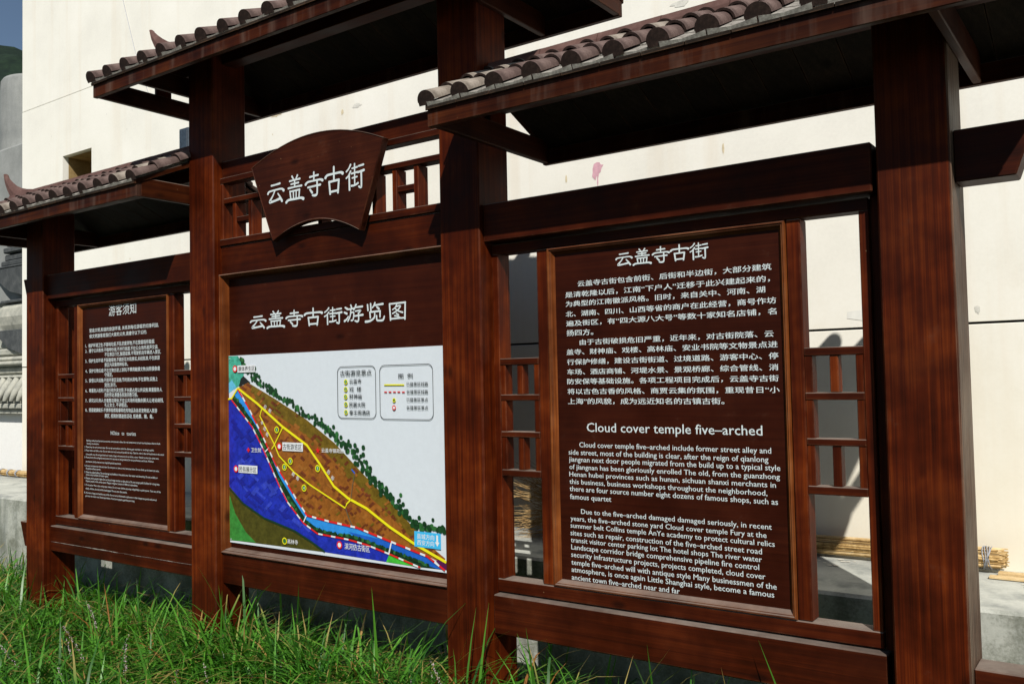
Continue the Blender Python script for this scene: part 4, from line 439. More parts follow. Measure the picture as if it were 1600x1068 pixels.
MAP_DOTS = [((-1.353, 1.105), 0.009, 'tree'), ((-1.351, 1.108), 0.009, 'tree'), ((-1.334, 1.098), 0.0117, 'tree'), ((-1.342, 1.101), 0.0119, 'tree3'), ((-1.341, 1.095), 0.0111, 'tree3'), ((-1.342, 1.086), 0.0093, 'tree'), ((-1.337, 1.082), 0.0103, 'tree'), ((-1.331, 1.068), 0.0087, 'tree'), ((-1.322, 1.076), 0.0099, 'tree3'), ((-1.328, 1.062), 0.0098, 'tree3'), ((-1.328, 1.063), 0.0116, 'tree'), ((-1.313, 1.063), 0.0114, 'tree2'), ((-1.322, 1.058), 0.0114, 'tree2'), ((-1.31, 1.043), 0.0085, 'tree'), ((-1.284, 1.046), 0.0102, 'tree2'), ((-1.292, 1.05), 0.0105, 'tree3'), ((-1.3, 1.036), 0.0088, 'tree'), ((-1.293, 1.039), 0.0082, 'tree2'), ((-1.271, 1.036), 0.0097, 'tree'), ((-1.272, 1.035), 0.0095, 'tree2'), ((-1.248, 1.031), 0.0117, 'tree'), ((-1.269, 1.015), 0.0082, 'tree2'), ((-1.271, 1.016), 0.009, 'tree2'), ((-1.245, 1.022), 0.0117, 'tree'), ((-1.266, 1.0), 0.0085, 'tree'), ((-1.253, 1.009), 0.0104, 'tree3'), ((-1.24, 1.006), 0.0111, 'tree2'), ((-1.246, 1.0), 0.0096, 'tree'), ((-1.212, 1.016), 0.01, 'tree'), ((-1.23, 0.99), 0.0108, 'tree2'), ((-1.222, 0.985), 0.0117, 'tree2'), ((-1.203, 0.996), 0.0093, 'tree'), ((-1.212, 0.982), 0.0108, 'tree3'), ((-1.201, 0.973), 0.01, 'tree3'), ((-1.181, 0.983), 0.0087, 'tree'), ((-1.181, 0.974), 0.0082, 'tree'), ((-1.183, 0.969), 0.0095, 'tree2'), ((-1.16, 0.974), 0.0113, 'tree'), ((-1.16, 0.971), 0.0113, 'tree'), ((-1.141, 0.97), 0.0111, 'tree2'), ((-1.139, 0.972), 0.0101, 'tree2'), ((-1.153, 0.95), 0.01, 'tree2'), ((-1.136, 0.968), 0.0117, 'tree'), ((-1.123, 0.959), 0.0112, 'tree2'), ((-1.135, 0.948), 0.0113, 'tree2'), ((-1.113, 0.954), 0.0092, 'tree'), ((-1.134, 0.941), 0.0116, 'tree'), ((-1.108, 0.945), 0.0087, 'tree2'), ((-1.12, 0.938), 0.0107, 'tree2'), ((-1.097, 0.937), 0.0098, 'tree'), ((-1.106, 0.93), 0.0116, 'tree3'), ((-1.094, 0.927), 0.0093, 'tree2'), ((-1.096, 0.929), 0.008, 'tree2'), ((-1.085, 0.92), 0.0084, 'tree'), ((-1.084, 0.928), 0.0115, 'tree'), ((-1.068, 0.917), 0.0097, 'tree3'), ((-1.061, 0.915), 0.0089, 'tree'), ((-1.068, 0.913), 0.0101, 'tree'), ((-1.053, 0.911), 0.0095, 'tree'), ((-1.03, 0.91), 0.0097, 'tree'), ((-1.024, 0.903), 0.0094, 'tree3'), ((-1.037, 0.9), 0.0103, 'tree3'), ((-1.016, 0.894), 0.0091, 'tree2'), ((-1.008, 0.908), 0.009, 'tree'), ((-1.01, 0.891), 0.0113, 'tree'), ((-1.012, 0.885), 0.0086, 'tree'), ((-0.991, 0.901), 0.0114, 'tree3'), ((-0.974, 0.897), 0.0115, 'tree2'), ((-0.969, 0.873), 0.009, 'tree'), ((-0.966, 0.883), 0.008, 'tree2'), ((-0.969, 0.876), 0.0089, 'tree2'), ((-0.948, 0.869), 0.0103, 'tree3'), ((-0.952, 0.856), 0.0084, 'tree'), ((-0.938, 0.869), 0.0119, 'tree3'), ((-0.935, 0.859), 0.0114, 'tree3'), ((-0.913, 0.865), 0.0087, 'tree2'), ((-0.925, 0.841), 0.0086, 'tree2'), ((-0.901, 0.851), 0.0082, 'tree'), ((-0.905, 0.843), 0.0095, 'tree2'), ((-0.906, 0.834), 0.0096, 'tree'), ((-0.894, 0.834), 0.0111, 'tree2'), ((-0.896, 0.833), 0.0099, 'tree'), ((-0.88, 0.83), 0.0087, 'tree3'), ((-0.882, 0.829), 0.0099, 'tree2'), ((-0.868, 0.83), 0.0101, 'tree'), ((-0.864, 0.833), 0.0089, 'tree2'), ((-0.86, 0.824), 0.0119, 'tree2'), ((-0.862, 0.827), 0.0088, 'tree3'), ((-0.84, 0.824), 0.0093, 'tree'), ((-0.82, 0.832), 0.0094, 'tree'), ((-0.823, 0.828), 0.0095, 'tree'), ((-0.819, 0.819), 0.0099, 'tree'), ((-0.819, 0.814), 0.0083, 'tree'), ((-0.807, 0.816), 0.0098, 'tree'), ((-0.824, 0.789), 0.0086, 'tree'), ((-0.82, 0.797), 0.0117, 'tree'), ((-0.798, 0.796), 0.0114, 'tree'), ((-0.777, 0.816), 0.0089, 'tree'), ((-0.784, 0.796), 0.0114, 'tree'), ((-0.774, 0.8), 0.0083, 'tree'), ((-0.782, 0.79), 0.0112, 'tree'), ((-0.771, 0.797), 0.008, 'tree3'), ((-0.769, 0.782), 0.0103, 'tree3'), ((-0.765, 0.788), 0.011, 'tree'), ((-0.75, 0.785), 0.0085, 'tree'), ((-0.757, 0.781), 0.01, 'tree'), ((-0.734, 0.78), 0.009, 'tree3'), ((-0.747, 0.776), 0.008, 'tree'), ((-0.751, 0.769), 0.0095, 'tree'), ((-0.754, 0.758), 0.0088, 'tree3'), ((-0.721, 0.767), 0.0111, 'tree2'), ((-0.735, 0.764), 0.0119, 'tree'), ((-0.725, 0.763), 0.0101, 'tree3'), ((-0.699, 0.781), 0.0106, 'tree'), ((-0.721, 0.745), 0.0112, 'tree2'), ((-0.711, 0.756), 0.0099, 'tree2'), ((-0.709, 0.752), 0.0111, 'tree'), ((-0.703, 0.752), 0.0113, 'tree'), ((-0.694, 0.742), 0.0105, 'tree'), ((-0.699, 0.747), 0.0099, 'tree'), ((-0.681, 0.747), 0.0104, 'tree2'), ((-0.678, 0.75), 0.0119, 'tree3'), ((-0.688, 0.723), 0.0099, 'tree3'), ((-0.677, 0.736), 0.0096, 'tree3'), ((-0.652, 0.735), 0.0105, 'tree'), ((-0.67, 0.718), 0.0117, 'tree'), ((-0.675, 0.705), 0.0083, 'tree3'), ((-0.652, 0.709), 0.0092, 'tree'), ((-0.65, 0.707), 0.0099, 'tree'), ((-0.604, 0.72), 0.0088, 'tree'), ((-0.651, 0.699), 0.011, 'tree'), ((-0.626, 0.706), 0.0102, 'tree2'), ((-0.624, 0.7), 0.011, 'tree2'), ((-0.626, 0.69), 0.0095, 'tree2'), ((-0.594, 0.7), 0.0113, 'tree'), ((-0.618, 0.69), 0.0097, 'tree2'), ((-0.607, 0.679), 0.0096, 'tree'), ((-0.615, 0.674), 0.0119, 'tree2'), ((-0.607, 0.673), 0.0081, 'tree3'), ((-0.583, 0.669), 0.0085, 'tree'), ((-0.582, 0.677), 0.0108, 'tree3'), ((-0.566, 0.675), 0.0095, 'tree2'), ((-0.573, 0.676), 0.0115, 'tree'), ((-0.569, 0.667), 0.0097, 'tree'), ((-0.576, 0.65), 0.0085, 'tree'), ((-0.568, 0.653), 0.0102, 'tree3'), ((-0.561, 0.65), 0.0101, 'tree'), ((-0.53, 0.656), 0.0091, 'tree'), ((-0.539, 0.639), 0.0094, 'tree2'), ((-0.564, 0.623), 0.0119, 'tree'), ((-0.556, 0.622), 0.0094, 'tree'), ((-0.55, 0.62), 0.0116, 'tree'), ((-0.526, 0.626), 0.0106, 'tree2'), ((-0.509, 0.634), 0.0088, 'tree3'), ((-0.496, 0.63), 0.0111, 'tree'), ((-0.519, 0.612), 0.0104, 'tree'), ((-0.514, 0.602), 0.0103, 'tree2'), ((-0.519, 0.604), 0.0108, 'tree'), ((-0.49, 0.612), 0.0093, 'tree3'), ((-0.52, 0.592), 0.0103, 'tree2'), ((-0.496, 0.594), 0.0117, 'tree'), ((-0.473, 0.605), 0.0116, 'tree2'), ((-0.493, 0.594), 0.0091, 'tree3'), ((-0.471, 0.594), 0.0084, 'tree'), ((-0.479, 0.591), 0.0081, 'tree3'), ((-0.476, 0.579), 0.0103, 'tree2'), ((-0.481, 0.564), 0.0095, 'tree'), ((-0.478, 0.566), 0.0103, 'tree'), ((-0.462, 0.563), 0.0105, 'tree2'), ((-0.457, 0.557), 0.0118, 'tree'), ((-0.463, 0.554), 0.0089, 'tree'), ((-0.443, 0.564), 0.009, 'tree3'), ((-0.446, 0.561), 0.0114, 'tree3'), ((-0.44, 0.549), 0.0098, 'tree'), ((-0.447, 0.551), 0.0101, 'tree'), ((-0.443, 0.535), 0.0119, 'tree'), ((-0.42, 0.546), 0.0102, 'tree2'), ((-0.42, 0.531), 0.0111, 'tree'), ((-0.419, 0.535), 0.0089, 'tree3'), ((-0.404, 0.539), 0.0106, 'tree'), ((-0.414, 0.532), 0.0116, 'tree'), ((-0.415, 0.515), 0.0111, 'tree'), ((-0.4, 0.529), 0.0085, 'tree3'), ((-0.403, 0.512), 0.0111, 'tree2'), ((-0.379, 0.525), 0.0101, 'tree2'), ((-0.383, 0.521), 0.0091, 'tree3'), ((-0.376, 0.517), 0.0107, 'tree'), ((-0.377, 0.503), 0.0112, 'tree'), ((-0.374, 0.491), 0.012, 'tree'), ((-0.377, 0.493), 0.0102, 'tree'), ((-0.36, 0.494), 0.0089, 'tree'), ((-0.355, 0.498), 0.0113, 'tree'), ((-0.351, 0.492), 0.0109, 'tree'), ((-0.358, 0.481), 0.0102, 'tree2'), ((-0.339, 0.485), 0.0091, 'tree'), ((-0.34, 0.475), 0.0095, 'tree'), ((-0.296, 0.5), 0.0095, 'tree3'), ((-0.344, 0.466), 0.0104, 'tree3'), ((-0.311, 0.473), 0.0093, 'tree'), ((-0.303, 0.478), 0.0083, 'tree2'), ((-0.333, 0.453), 0.0083, 'tree3'), ((-0.324, 0.45), 0.0116, 'tree'), ((-0.32, 0.455), 0.0082, 'tree'), ((-0.315, 0.45), 0.0108, 'tree'), ((-0.283, 0.462), 0.0102, 'tree'), ((-0.3, 0.453), 0.0114, 'tree'), ((-0.305, 0.446), 0.0095, 'tree2'), ((-0.297, 0.44), 0.0091, 'tree2'), ((-0.293, 0.438), 0.0089, 'tree2'), ((-0.292, 0.435), 0.0087, 'tree'), ((-0.288, 0.431), 0.0112, 'tree2'), ((-0.282, 0.427), 0.0116, 'tree3'), ((-0.273, 0.433), 0.0115, 'tree'), ((-0.264, 0.419), 0.0108, 'tree'), ((-0.276, 0.416), 0.0116, 'tree'), ((-0.262, 0.412), 0.01, 'tree'), ((-0.267, 0.416), 0.0111, 'tree2'), ((-0.257, 0.406), 0.0081, 'tree'), ((-0.265, 0.41), 0.011, 'tree'), ((-0.253, 0.404), 0.0082, 'tree2'), ((-0.246, 0.408), 0.0107, 'tree'), ((-0.248, 0.402), 0.0102, 'tree2'), ((-0.234, 0.395), 0.0091, 'tree3'), ((-0.194, 0.412), 0.0098, 'tree'), ((-0.226, 0.395), 0.0102, 'tree'), ((-0.234, 0.379), 0.0117, 'tree'), ((-0.22, 0.387), 0.0104, 'tree2'), ((-0.219, 0.376), 0.0114, 'tree'), ((-0.214, 0.381), 0.0084, 'tree2'), ((-0.192, 0.385), 0.0104, 'tree'), ((-0.211, 0.371), 0.0096, 'tree'), ((-0.207, 0.395), 0.0084, 'tree2'), ((-0.213, 0.382), 0.0109, 'tree2'), ((-0.208, 0.369), 0.0104, 'tree'), ((-0.194, 0.379), 0.01, 'tree2'), ((-0.185, 0.367), 0.0113, 'tree3'), ((-0.185, 0.381), 0.0116, 'tree3'), ((-0.166, 0.389), 0.0111, 'tree'), ((-0.175, 0.367), 0.0107, 'tree3'), ((-0.162, 0.386), 0.0099, 'tree2'), ((-0.157, 0.369), 0.01, 'tree2'), ((-0.148, 0.367), 0.0098, 'tree3'), ((-0.137, 0.369), 0.0116, 'tree2'), ((-0.131, 0.381), 0.01, 'tree'), ((-0.125, 0.384), 0.009, 'tree3'), ((-0.119, 0.409), 0.0084, 'tree2'), ((-0.111, 0.375), 0.0093, 'tree'), ((-0.117, 0.374), 0.0106, 'tree3'), ((-0.104, 0.373), 0.0098, 'tree3'), ((-0.095, 0.368), 0.0092, 'tree2'), ((-0.085, 0.376), 0.0117, 'tree'), ((-0.068, 0.383), 0.0099, 'tree'), ((-0.076, 0.377), 0.0112, 'tree'), ((-0.06, 0.378), 0.0083, 'tree'), ((-0.062, 0.373), 0.0109, 'tree'), ((-0.55, 0.682), 0.0115, 'tree'), ((-0.513, 0.694), 0.0115, 'tree'), ((-0.553, 0.651), 0.0115, 'tree'), ((-0.607, 0.706), 0.0115, 'tree'), ((-0.637, 0.711), 0.0115, 'tree'), ((-0.522, 0.596), 0.0115, 'tree'), ((-0.494, 0.582), 0.0115, 'tree'), ((-0.474, 0.543), 0.0115, 'tree'), ((-0.452, 0.564), 0.0115, 'tree'), ((-0.384, 0.502), 0.0115, 'tree'), ((-0.351, 0.484), 0.0115, 'tree'), ((-0.262, 0.434), 0.0115, 'tree'), ((-0.213, 0.393), 0.0115, 'tree'), ((-0.143, 0.377), 0.0115, 'tree'), ((-0.08, 0.368), 0.0115, 'tree'), ((-0.059, 0.365), 0.0115, 'tree'), ((-0.305, 0.423), 0.0115, 'tree'), ((-0.412, 0.496), 0.0115, 'tree'), ((-0.514, 0.663), 0.0115, 'tree'), ((-0.564, 0.702), 0.0115, 'tree'), ((-1.245, 1.058), 0.0115, 'tree'), ((-1.228, 1.024), 0.0115, 'tree'), ((-1.091, 0.949), 0.0115, 'tree'), ((-0.992, 0.899), 0.0115, 'tree'), ((-1.396, 0.915), 0.0067, 'tree3'), ((-1.387, 0.906), 0.0072, 'tree'), ((-1.376, 0.902), 0.0093, 'tree3'), ((-1.371, 0.889), 0.0068, 'tree2'), ((-1.36, 0.881), 0.0095, 'tree2'), ((-1.35, 0.875), 0.0089, 'tree2'), ((-1.343, 0.864), 0.0093, 'tree2'), ((-1.334, 0.862), 0.0093, 'tree2'), ((-1.329, 0.853), 0.0077, 'tree'), ((-1.319, 0.843), 0.0095, 'tree3'), ((-1.311, 0.835), 0.0081, 'tree2'), ((-1.306, 0.826), 0.007, 'tree2'), ((-1.299, 0.822), 0.0072, 'tree'), ((-1.285, 0.814), 0.0076, 'tree'), ((-1.277, 0.806), 0.0095, 'tree'), ((-1.275, 0.796), 0.0094, 'tree3'), ((-1.264, 0.791), 0.0072, 'tree2'), ((-1.254, 0.78), 0.007, 'tree'), ((-1.247, 0.777), 0.0082, 'tree'), ((-1.242, 0.766), 0.0083, 'tree2'), ((-1.237, 0.755), 0.0082, 'tree3'), ((-1.229, 0.749), 0.0076, 'tree2'), ((-1.225, 0.744), 0.0091, 'tree'), ((-1.215, 0.733), 0.0093, 'tree'), ((-1.215, 0.723), 0.0071, 'tree2'), ((-1.209, 0.715), 0.0075, 'tree'), ((-1.196, 0.712), 0.0081, 'tree3'), ((-1.195, 0.699), 0.0092, 'tree2'), ((-1.189, 0.692), 0.0071, 'tree3'), ((-1.183, 0.686), 0.0087, 'tree3'), ((-1.174, 0.678), 0.0072, 'tree3'), ((-1.167, 0.667), 0.0074, 'tree'), ((-1.165, 0.661), 0.009, 'tree2'), ((-1.155, 0.65), 0.0094, 'tree'), ((-1.153, 0.643), 0.0088, 'tree3'), ((-1.146, 0.638), 0.008, 'tree3'), ((-1.139, 0.631), 0.0076, 'tree2'), ((-1.134, 0.622), 0.008, 'tree2'), ((-1.129, 0.61), 0.0083, 'tree2'), ((-1.123, 0.603), 0.0078, 'tree3'), ((-1.121, 0.595), 0.0069, 'tree'), ((-1.111, 0.587), 0.0066, 'tree'), ((-1.108, 0.582), 0.0075, 'tree2'), ((-1.105, 0.573), 0.0069, 'tree2'), ((-1.093, 0.558), 0.008, 'tree2'), ((-1.091, 0.555), 0.0093, 'tree2'), ((-1.084, 0.546), 0.0068, 'tree2'), ((-1.081, 0.533), 0.0076, 'tree2'), ((-1.075, 0.527), 0.0065, 'tree3'), ((-1.069, 0.517), 0.0065, 'tree2'), ((-1.062, 0.512), 0.0075, 'tree3'), ((-1.056, 0.501), 0.0083, 'tree3'), ((-1.048, 0.494), 0.0068, 'tree2'), ((-1.041, 0.488), 0.0087, 'tree'), ((-1.039, 0.478), 0.0085, 'tree2'), ((-1.031, 0.471), 0.0084, 'tree2'), ((-1.024, 0.465), 0.0074, 'tree2'), ((-1.016, 0.458), 0.0079, 'tree2'), ((-1.012, 0.447), 0.007, 'tree3'), ((-1.006, 0.443), 0.0094, 'tree3'), ((-0.998, 0.433), 0.0094, 'tree'), ((-0.993, 0.426), 0.0094, 'tree'), ((-0.984, 0.42), 0.009, 'tree3'), ((-0.977, 0.414), 0.0079, 'tree3'), ((-0.968, 0.41), 0.0084, 'tree3'), ((-0.965, 0.398), 0.0068, 'tree'), ((-0.956, 0.394), 0.0083, 'tree3'), ((-0.948, 0.384), 0.0087, 'tree'), ((-0.944, 0.378), 0.0077, 'tree'), ((-0.936, 0.373), 0.0086, 'tree2'), ((-0.925, 0.369), 0.0075, 'tree2'), ((-0.921, 0.358), 0.0093, 'tree2'), ((-0.912, 0.356), 0.0079, 'tree'), ((-0.9, 0.351), 0.0067, 'tree2'), ((-0.893, 0.341), 0.0082, 'tree'), ((-0.877, 0.34), 0.009, 'tree'), ((-0.87, 0.335), 0.0082, 'tree3'), ((-0.858, 0.328), 0.0079, 'tree2'), ((-0.845, 0.322), 0.0085, 'tree2'), ((-0.838, 0.318), 0.0093, 'tree2'), ((-0.828, 0.316), 0.009, 'tree'), ((-0.813, 0.315), 0.0079, 'tree3'), ((-0.798, 0.314), 0.0093, 'tree2'), ((-0.788, 0.309), 0.0091, 'tree2'), ((-0.771, 0.308), 0.009, 'tree'), ((-0.762, 0.308), 0.0076, 'tree3'), ((-0.749, 0.303), 0.0089, 'tree'), ((-0.735, 0.305), 0.0088, 'tree'), ((-0.722, 0.306), 0.0079, 'tree2'), ((-0.709, 0.302), 0.0077, 'tree2'), ((-0.696, 0.305), 0.0087, 'tree'), ((-0.688, 0.301), 0.0065, 'tree2'), ((-0.671, 0.301), 0.0068, 'tree'), ((-0.664, 0.304), 0.0065, 'tree3'), ((-0.653, 0.302), 0.008, 'tree3'), ((-0.638, 0.304), 0.0082, 'tree2'), ((-0.625, 0.303), 0.0068, 'tree3'), ((-0.613, 0.303), 0.0088, 'tree3'), ((-0.604, 0.302), 0.0092, 'tree'), ((-0.593, 0.298), 0.0075, 'tree2'), ((-0.581, 0.301), 0.008, 'tree'), ((-0.569, 0.298), 0.0081, 'tree3'), ((-0.559, 0.297), 0.0082, 'tree3'), ((-0.543, 0.297), 0.0079, 'tree2'), ((-0.534, 0.291), 0.0084, 'tree2'), ((-0.524, 0.291), 0.0093, 'tree3'), ((-0.512, 0.289), 0.0075, 'tree2'), ((-0.502, 0.289), 0.0072, 'tree'), ((-0.491, 0.287), 0.0095, 'tree3'), ((-0.481, 0.284), 0.0071, 'tree3'), ((-0.466, 0.282), 0.0082, 'tree'), ((-0.456, 0.283), 0.0076, 'tree'), ((-0.45, 0.276), 0.0091, 'tree3'), ((-0.438, 0.273), 0.0077, 'tree'), ((-0.426, 0.272), 0.0078, 'tree'), ((-0.417, 0.273), 0.0081, 'tree2'), ((-0.405, 0.273), 0.0071, 'tree2'), ((-0.396, 0.266), 0.0091, 'tree'), ((-0.388, 0.264), 0.0069, 'tree3'), ((-0.376, 0.263), 0.0093, 'tree2'), ((-0.368, 0.263), 0.0077, 'tree2'), ((-0.354, 0.262), 0.0084, 'tree2'), ((-0.342, 0.259), 0.0068, 'tree2'), ((-0.335, 0.255), 0.0082, 'tree3'), ((-0.324, 0.255), 0.0082, 'tree2'), ((-0.314, 0.251), 0.0093, 'tree2'), ((-0.299, 0.251), 0.0094, 'tree'), ((-0.294, 0.245), 0.0077, 'tree'), ((-0.279, 0.248), 0.0086, 'tree3'), ((-0.268, 0.244), 0.0065, 'tree'), ((-0.259, 0.24), 0.0082, 'tree'), ((-0.248, 0.243), 0.0071, 'tree2'), ((-0.242, 0.24), 0.0068, 'tree2'), ((-0.227, 0.236), 0.0091, 'tree2'), ((-0.22, 0.236), 0.0083, 'tree2'), ((-0.21, 0.234), 0.0075, 'tree2'), ((-0.197, 0.233), 0.0071, 'tree3'), ((-0.186, 0.231), 0.0066, 'tree3'), ((-0.176, 0.226), 0.0087, 'tree3'), ((-0.17, 0.222), 0.0068, 'tree3'), ((-0.157, 0.222), 0.0076, 'tree3'), ((-0.15, 0.221), 0.0078, 'tree2'), ((-0.137, 0.218), 0.0082, 'tree')]
MAP_LINES = [('dgreen', 0.009, [(-1.466, 0.468), (-1.343, 0.398), (-1.186, 0.338), (-0.969, 0.295), (-0.858, 0.256), (-0.766, 0.218)]), ('yellow', 0.0085, [(-1.461, 0.908), (-1.424, 0.911), (-1.375, 0.962)]), ('yellow', 0.012, [(-1.375, 0.962), (-1.23, 0.888), (-1.044, 0.777), (-0.875, 0.694), (-0.79, 0.611), (-0.7, 0.515), (-0.612, 0.468), (-0.497, 0.43), (-0.36, 0.36), (-0.215, 0.299), (-0.051, 0.243)]), ('yellow', 0.007, [(-1.192, 0.863), (-1.208, 0.826), (-1.104, 0.693), (-1.071, 0.639), (-0.965, 0.566), (-0.854, 0.512), (-0.63, 0.423), (-0.62, 0.442), (-0.594, 0.462)]), ('yellow', 0.006, [(-1.04, 0.777), (-1.104, 0.69), (-1.124, 0.669)]), ('grey', 0.004, [(-0.566, 0.579), (-0.582, 0.527), (-0.594, 0.462)]), ('grey', 0.005, [(-0.627, 0.423), (-0.613, 0.391), (-0.588, 0.347)]), ('white', 0.006, [(-1.176, 0.652), (-1.143, 0.675)]), ('white', 0.006, [(-0.904, 0.341), (-0.883, 0.374)]), ('white', 0.007, [(-0.369, 0.247), (-0.353, 0.298)]), ('bluel', 0.006, [(-0.587, 0.596), (-0.566, 0.579)]), ('red', 0.0085, [(-1.375, 0.957), (-1.3379, 0.9164)]), ('white', 0.0085, [(-1.3379, 0.9164), (-1.319, 0.8957)]), ('red', 0.0085, [(-1.319, 0.8957), (-1.301, 0.876), (-1.2837, 0.8536)]), ('white', 0.0085, [(-1.2837, 0.8536), (-1.2666, 0.8314)]), ('red', 0.0085, [(-1.2666, 0.8314), (-1.2331, 0.7878)]), ('white', 0.0085, [(-1.2331, 0.7878), (-1.216, 0.7657)]), ('red', 0.0085, [(-1.216, 0.7657), (-1.197, 0.741), (-1.1833, 0.7215)]), ('white', 0.0085, [(-1.1833, 0.7215), (-1.1671, 0.6986)]), ('red', 0.0085, [(-1.1671, 0.6986), (-1.1355, 0.6536)]), ('white', 0.0085, [(-1.1355, 0.6536), (-1.1193, 0.6307)]), ('red', 0.0085, [(-1.1193, 0.6307), (-1.097, 0.599), (-1.086, 0.5871)]), ('white', 0.0085, [(-1.086, 0.5871), (-1.0669, 0.5666)]), ('red', 0.0085, [(-1.0669, 0.5666), (-1.0294, 0.5264)]), ('white', 0.0085, [(-1.0294, 0.5264), (-1.0104, 0.5059)]), ('red', 0.0085, [(-1.0104, 0.5059), (-0.9729, 0.4656)]), ('white', 0.0085, [(-0.9729, 0.4656), (-0.9539, 0.4451)]), ('red', 0.0085, [(-0.9539, 0.4451), (-0.951, 0.442), (-0.9148, 0.4063)]), ('white', 0.0085, [(-0.9148, 0.4063), (-0.8949, 0.3867)]), ('red', 0.0085, [(-0.8949, 0.3867), (-0.88, 0.372), (-0.8461, 0.3683)]), ('white', 0.0085, [(-0.8461, 0.3683), (-0.8183, 0.3653)]), ('red', 0.0085, [(-0.8183, 0.3653), (-0.7636, 0.3593)]), ('white', 0.0085, [(-0.7636, 0.3593), (-0.7358, 0.3563)]), ('red', 0.0085, [(-0.7358, 0.3563), (-0.733, 0.356), (-0.6809, 0.3519)]), ('white', 0.0085, [(-0.6809, 0.3519), (-0.653, 0.3497)]), ('red', 0.0085, [(-0.653, 0.3497), (-0.5982, 0.3453)]), ('white', 0.0085, [(-0.5982, 0.3453), (-0.5703, 0.3431)]), ('red', 0.0085, [(-0.5703, 0.3431), (-0.556, 0.342), (-0.5162, 0.3335)]), ('white', 0.0085, [(-0.5162, 0.3335), (-0.4888, 0.3277)]), ('red', 0.0085, [(-0.4888, 0.3277), (-0.435, 0.3163)]), ('white', 0.0085, [(-0.435, 0.3163), (-0.4076, 0.3104)]), ('red', 0.0085, [(-0.4076, 0.3104), (-0.354, 0.299), (-0.3539, 0.299)]), ('white', 0.0085, [(-0.3539, 0.299), (-0.3264, 0.2933)]), ('red', 0.0085, [(-0.3264, 0.2933), (-0.2726, 0.2821)]), ('white', 0.0085, [(-0.2726, 0.2821), (-0.2452, 0.2764)]), ('red', 0.0085, [(-0.2452, 0.2764), (-0.1913, 0.2652)]), ('white', 0.0085, [(-0.1913, 0.2652), (-0.1639, 0.2595)]), ('red', 0.0085, [(-0.1639, 0.2595), (-0.152, 0.257), (-0.1138, 0.2377)]), ('white', 0.0085, [(-0.1138, 0.2377), (-0.0888, 0.2251)]), ('red', 0.0085, [(-0.0888, 0.2251), (-0.059, 0.21)]), ('red', 0.0075, [(-1.424, 0.905), (-1.3819, 0.8696)]), ('white', 0.0075, [(-1.3819, 0.8696), (-1.3605, 0.8516)]), ('red', 0.0075, [(-1.3605, 0.8516), (-1.355, 0.847), (-1.3182, 0.8164)]), ('white', 0.0075, [(-1.3182, 0.8164), (-1.2966, 0.7986)]), ('red', 0.0075, [(-1.2966, 0.7986), (-1.267, 0.774), (-1.2569, 0.7609)]), ('white', 0.0075, [(-1.2569, 0.7609), (-1.2397, 0.7388)]), ('red', 0.0075, [(-1.2397, 0.7388), (-1.206, 0.6953)]), ('white', 0.0075, [(-1.206, 0.6953), (-1.198, 0.685), (-1.1896, 0.6727)]), ('red', 0.0075, [(-1.1896, 0.6727), (-1.1585, 0.6273)]), ('white', 0.0075, [(-1.1585, 0.6273), (-1.1427, 0.6042)]), ('red', 0.0075, [(-1.1427, 0.6042), (-1.131, 0.587), (-1.1119, 0.5586)]), ('white', 0.0075, [(-1.1119, 0.5586), (-1.0962, 0.5354)]), ('red', 0.0075, [(-1.0962, 0.5354), (-1.073, 0.501), (-1.0648, 0.4903)]), ('white', 0.0075, [(-1.0648, 0.4903), (-1.0477, 0.4682)]), ('red', 0.0075, [(-1.0477, 0.4682), (-1.016, 0.427), (-1.0136, 0.4251)]), ('white', 0.0075, [(-1.0136, 0.4251), (-0.992, 0.4073)]), ('red', 0.0075, [(-0.992, 0.4073), (-0.9494, 0.3724)]), ('white', 0.0075, [(-0.9494, 0.3724), (-0.9278, 0.3547)]), ('red', 0.0075, [(-0.9278, 0.3547), (-0.905, 0.336), (-0.8816, 0.3258)]), ('white', 0.0075, [(-0.8816, 0.3258), (-0.8559, 0.3146)]), ('red', 0.0075, [(-0.8559, 0.3146), (-0.811, 0.295), (-0.805, 0.2947)]), ('white', 0.0075, [(-0.805, 0.2947), (-0.7771, 0.2934)]), ('red', 0.0075, [(-0.7771, 0.2934), (-0.7221, 0.2909)]), ('white', 0.0075, [(-0.7221, 0.2909), (-0.6942, 0.2896)]), ('red', 0.0075, [(-0.6942, 0.2896), (-0.6392, 0.2871)]), ('white', 0.0075, [(-0.6392, 0.2871), (-0.615, 0.286), (-0.6113, 0.2856)]), ('red', 0.0075, [(-0.6113, 0.2856), (-0.5566, 0.2794)]), ('white', 0.0075, [(-0.5566, 0.2794), (-0.5288, 0.2763)]), ('red', 0.0075, [(-0.5288, 0.2763), (-0.5, 0.273), (-0.4745, 0.2679)]), ('white', 0.0075, [(-0.4745, 0.2679), (-0.447, 0.2625)]), ('red', 0.0075, [(-0.447, 0.2625), (-0.3931, 0.2518)]), ('white', 0.0075, [(-0.3931, 0.2518), (-0.369, 0.247), (-0.3656, 0.2462)]), ('red', 0.0075, [(-0.3656, 0.2462), (-0.3119, 0.2342)]), ('white', 0.0075, [(-0.3119, 0.2342), (-0.2846, 0.228)]), ('red', 0.0075, [(-0.2846, 0.228), (-0.231, 0.216)]), ('white', 0.0075, [(-0.231, 0.216), (-0.2036, 0.2098)]), ('red', 0.0075, [(-0.2036, 0.2098), (-0.191, 0.207)])]
MAP_LABELS = [('whitebox', (-1.374, -1.24, 1.039, 1.074)), ('whitebox', (-1.045, -0.902, 0.664, 0.704)), ('whitebox', (-1.372, -1.229, 0.547, 0.585)), ('cyanbox', (-0.221, -0.077, 0.292, 0.356))]
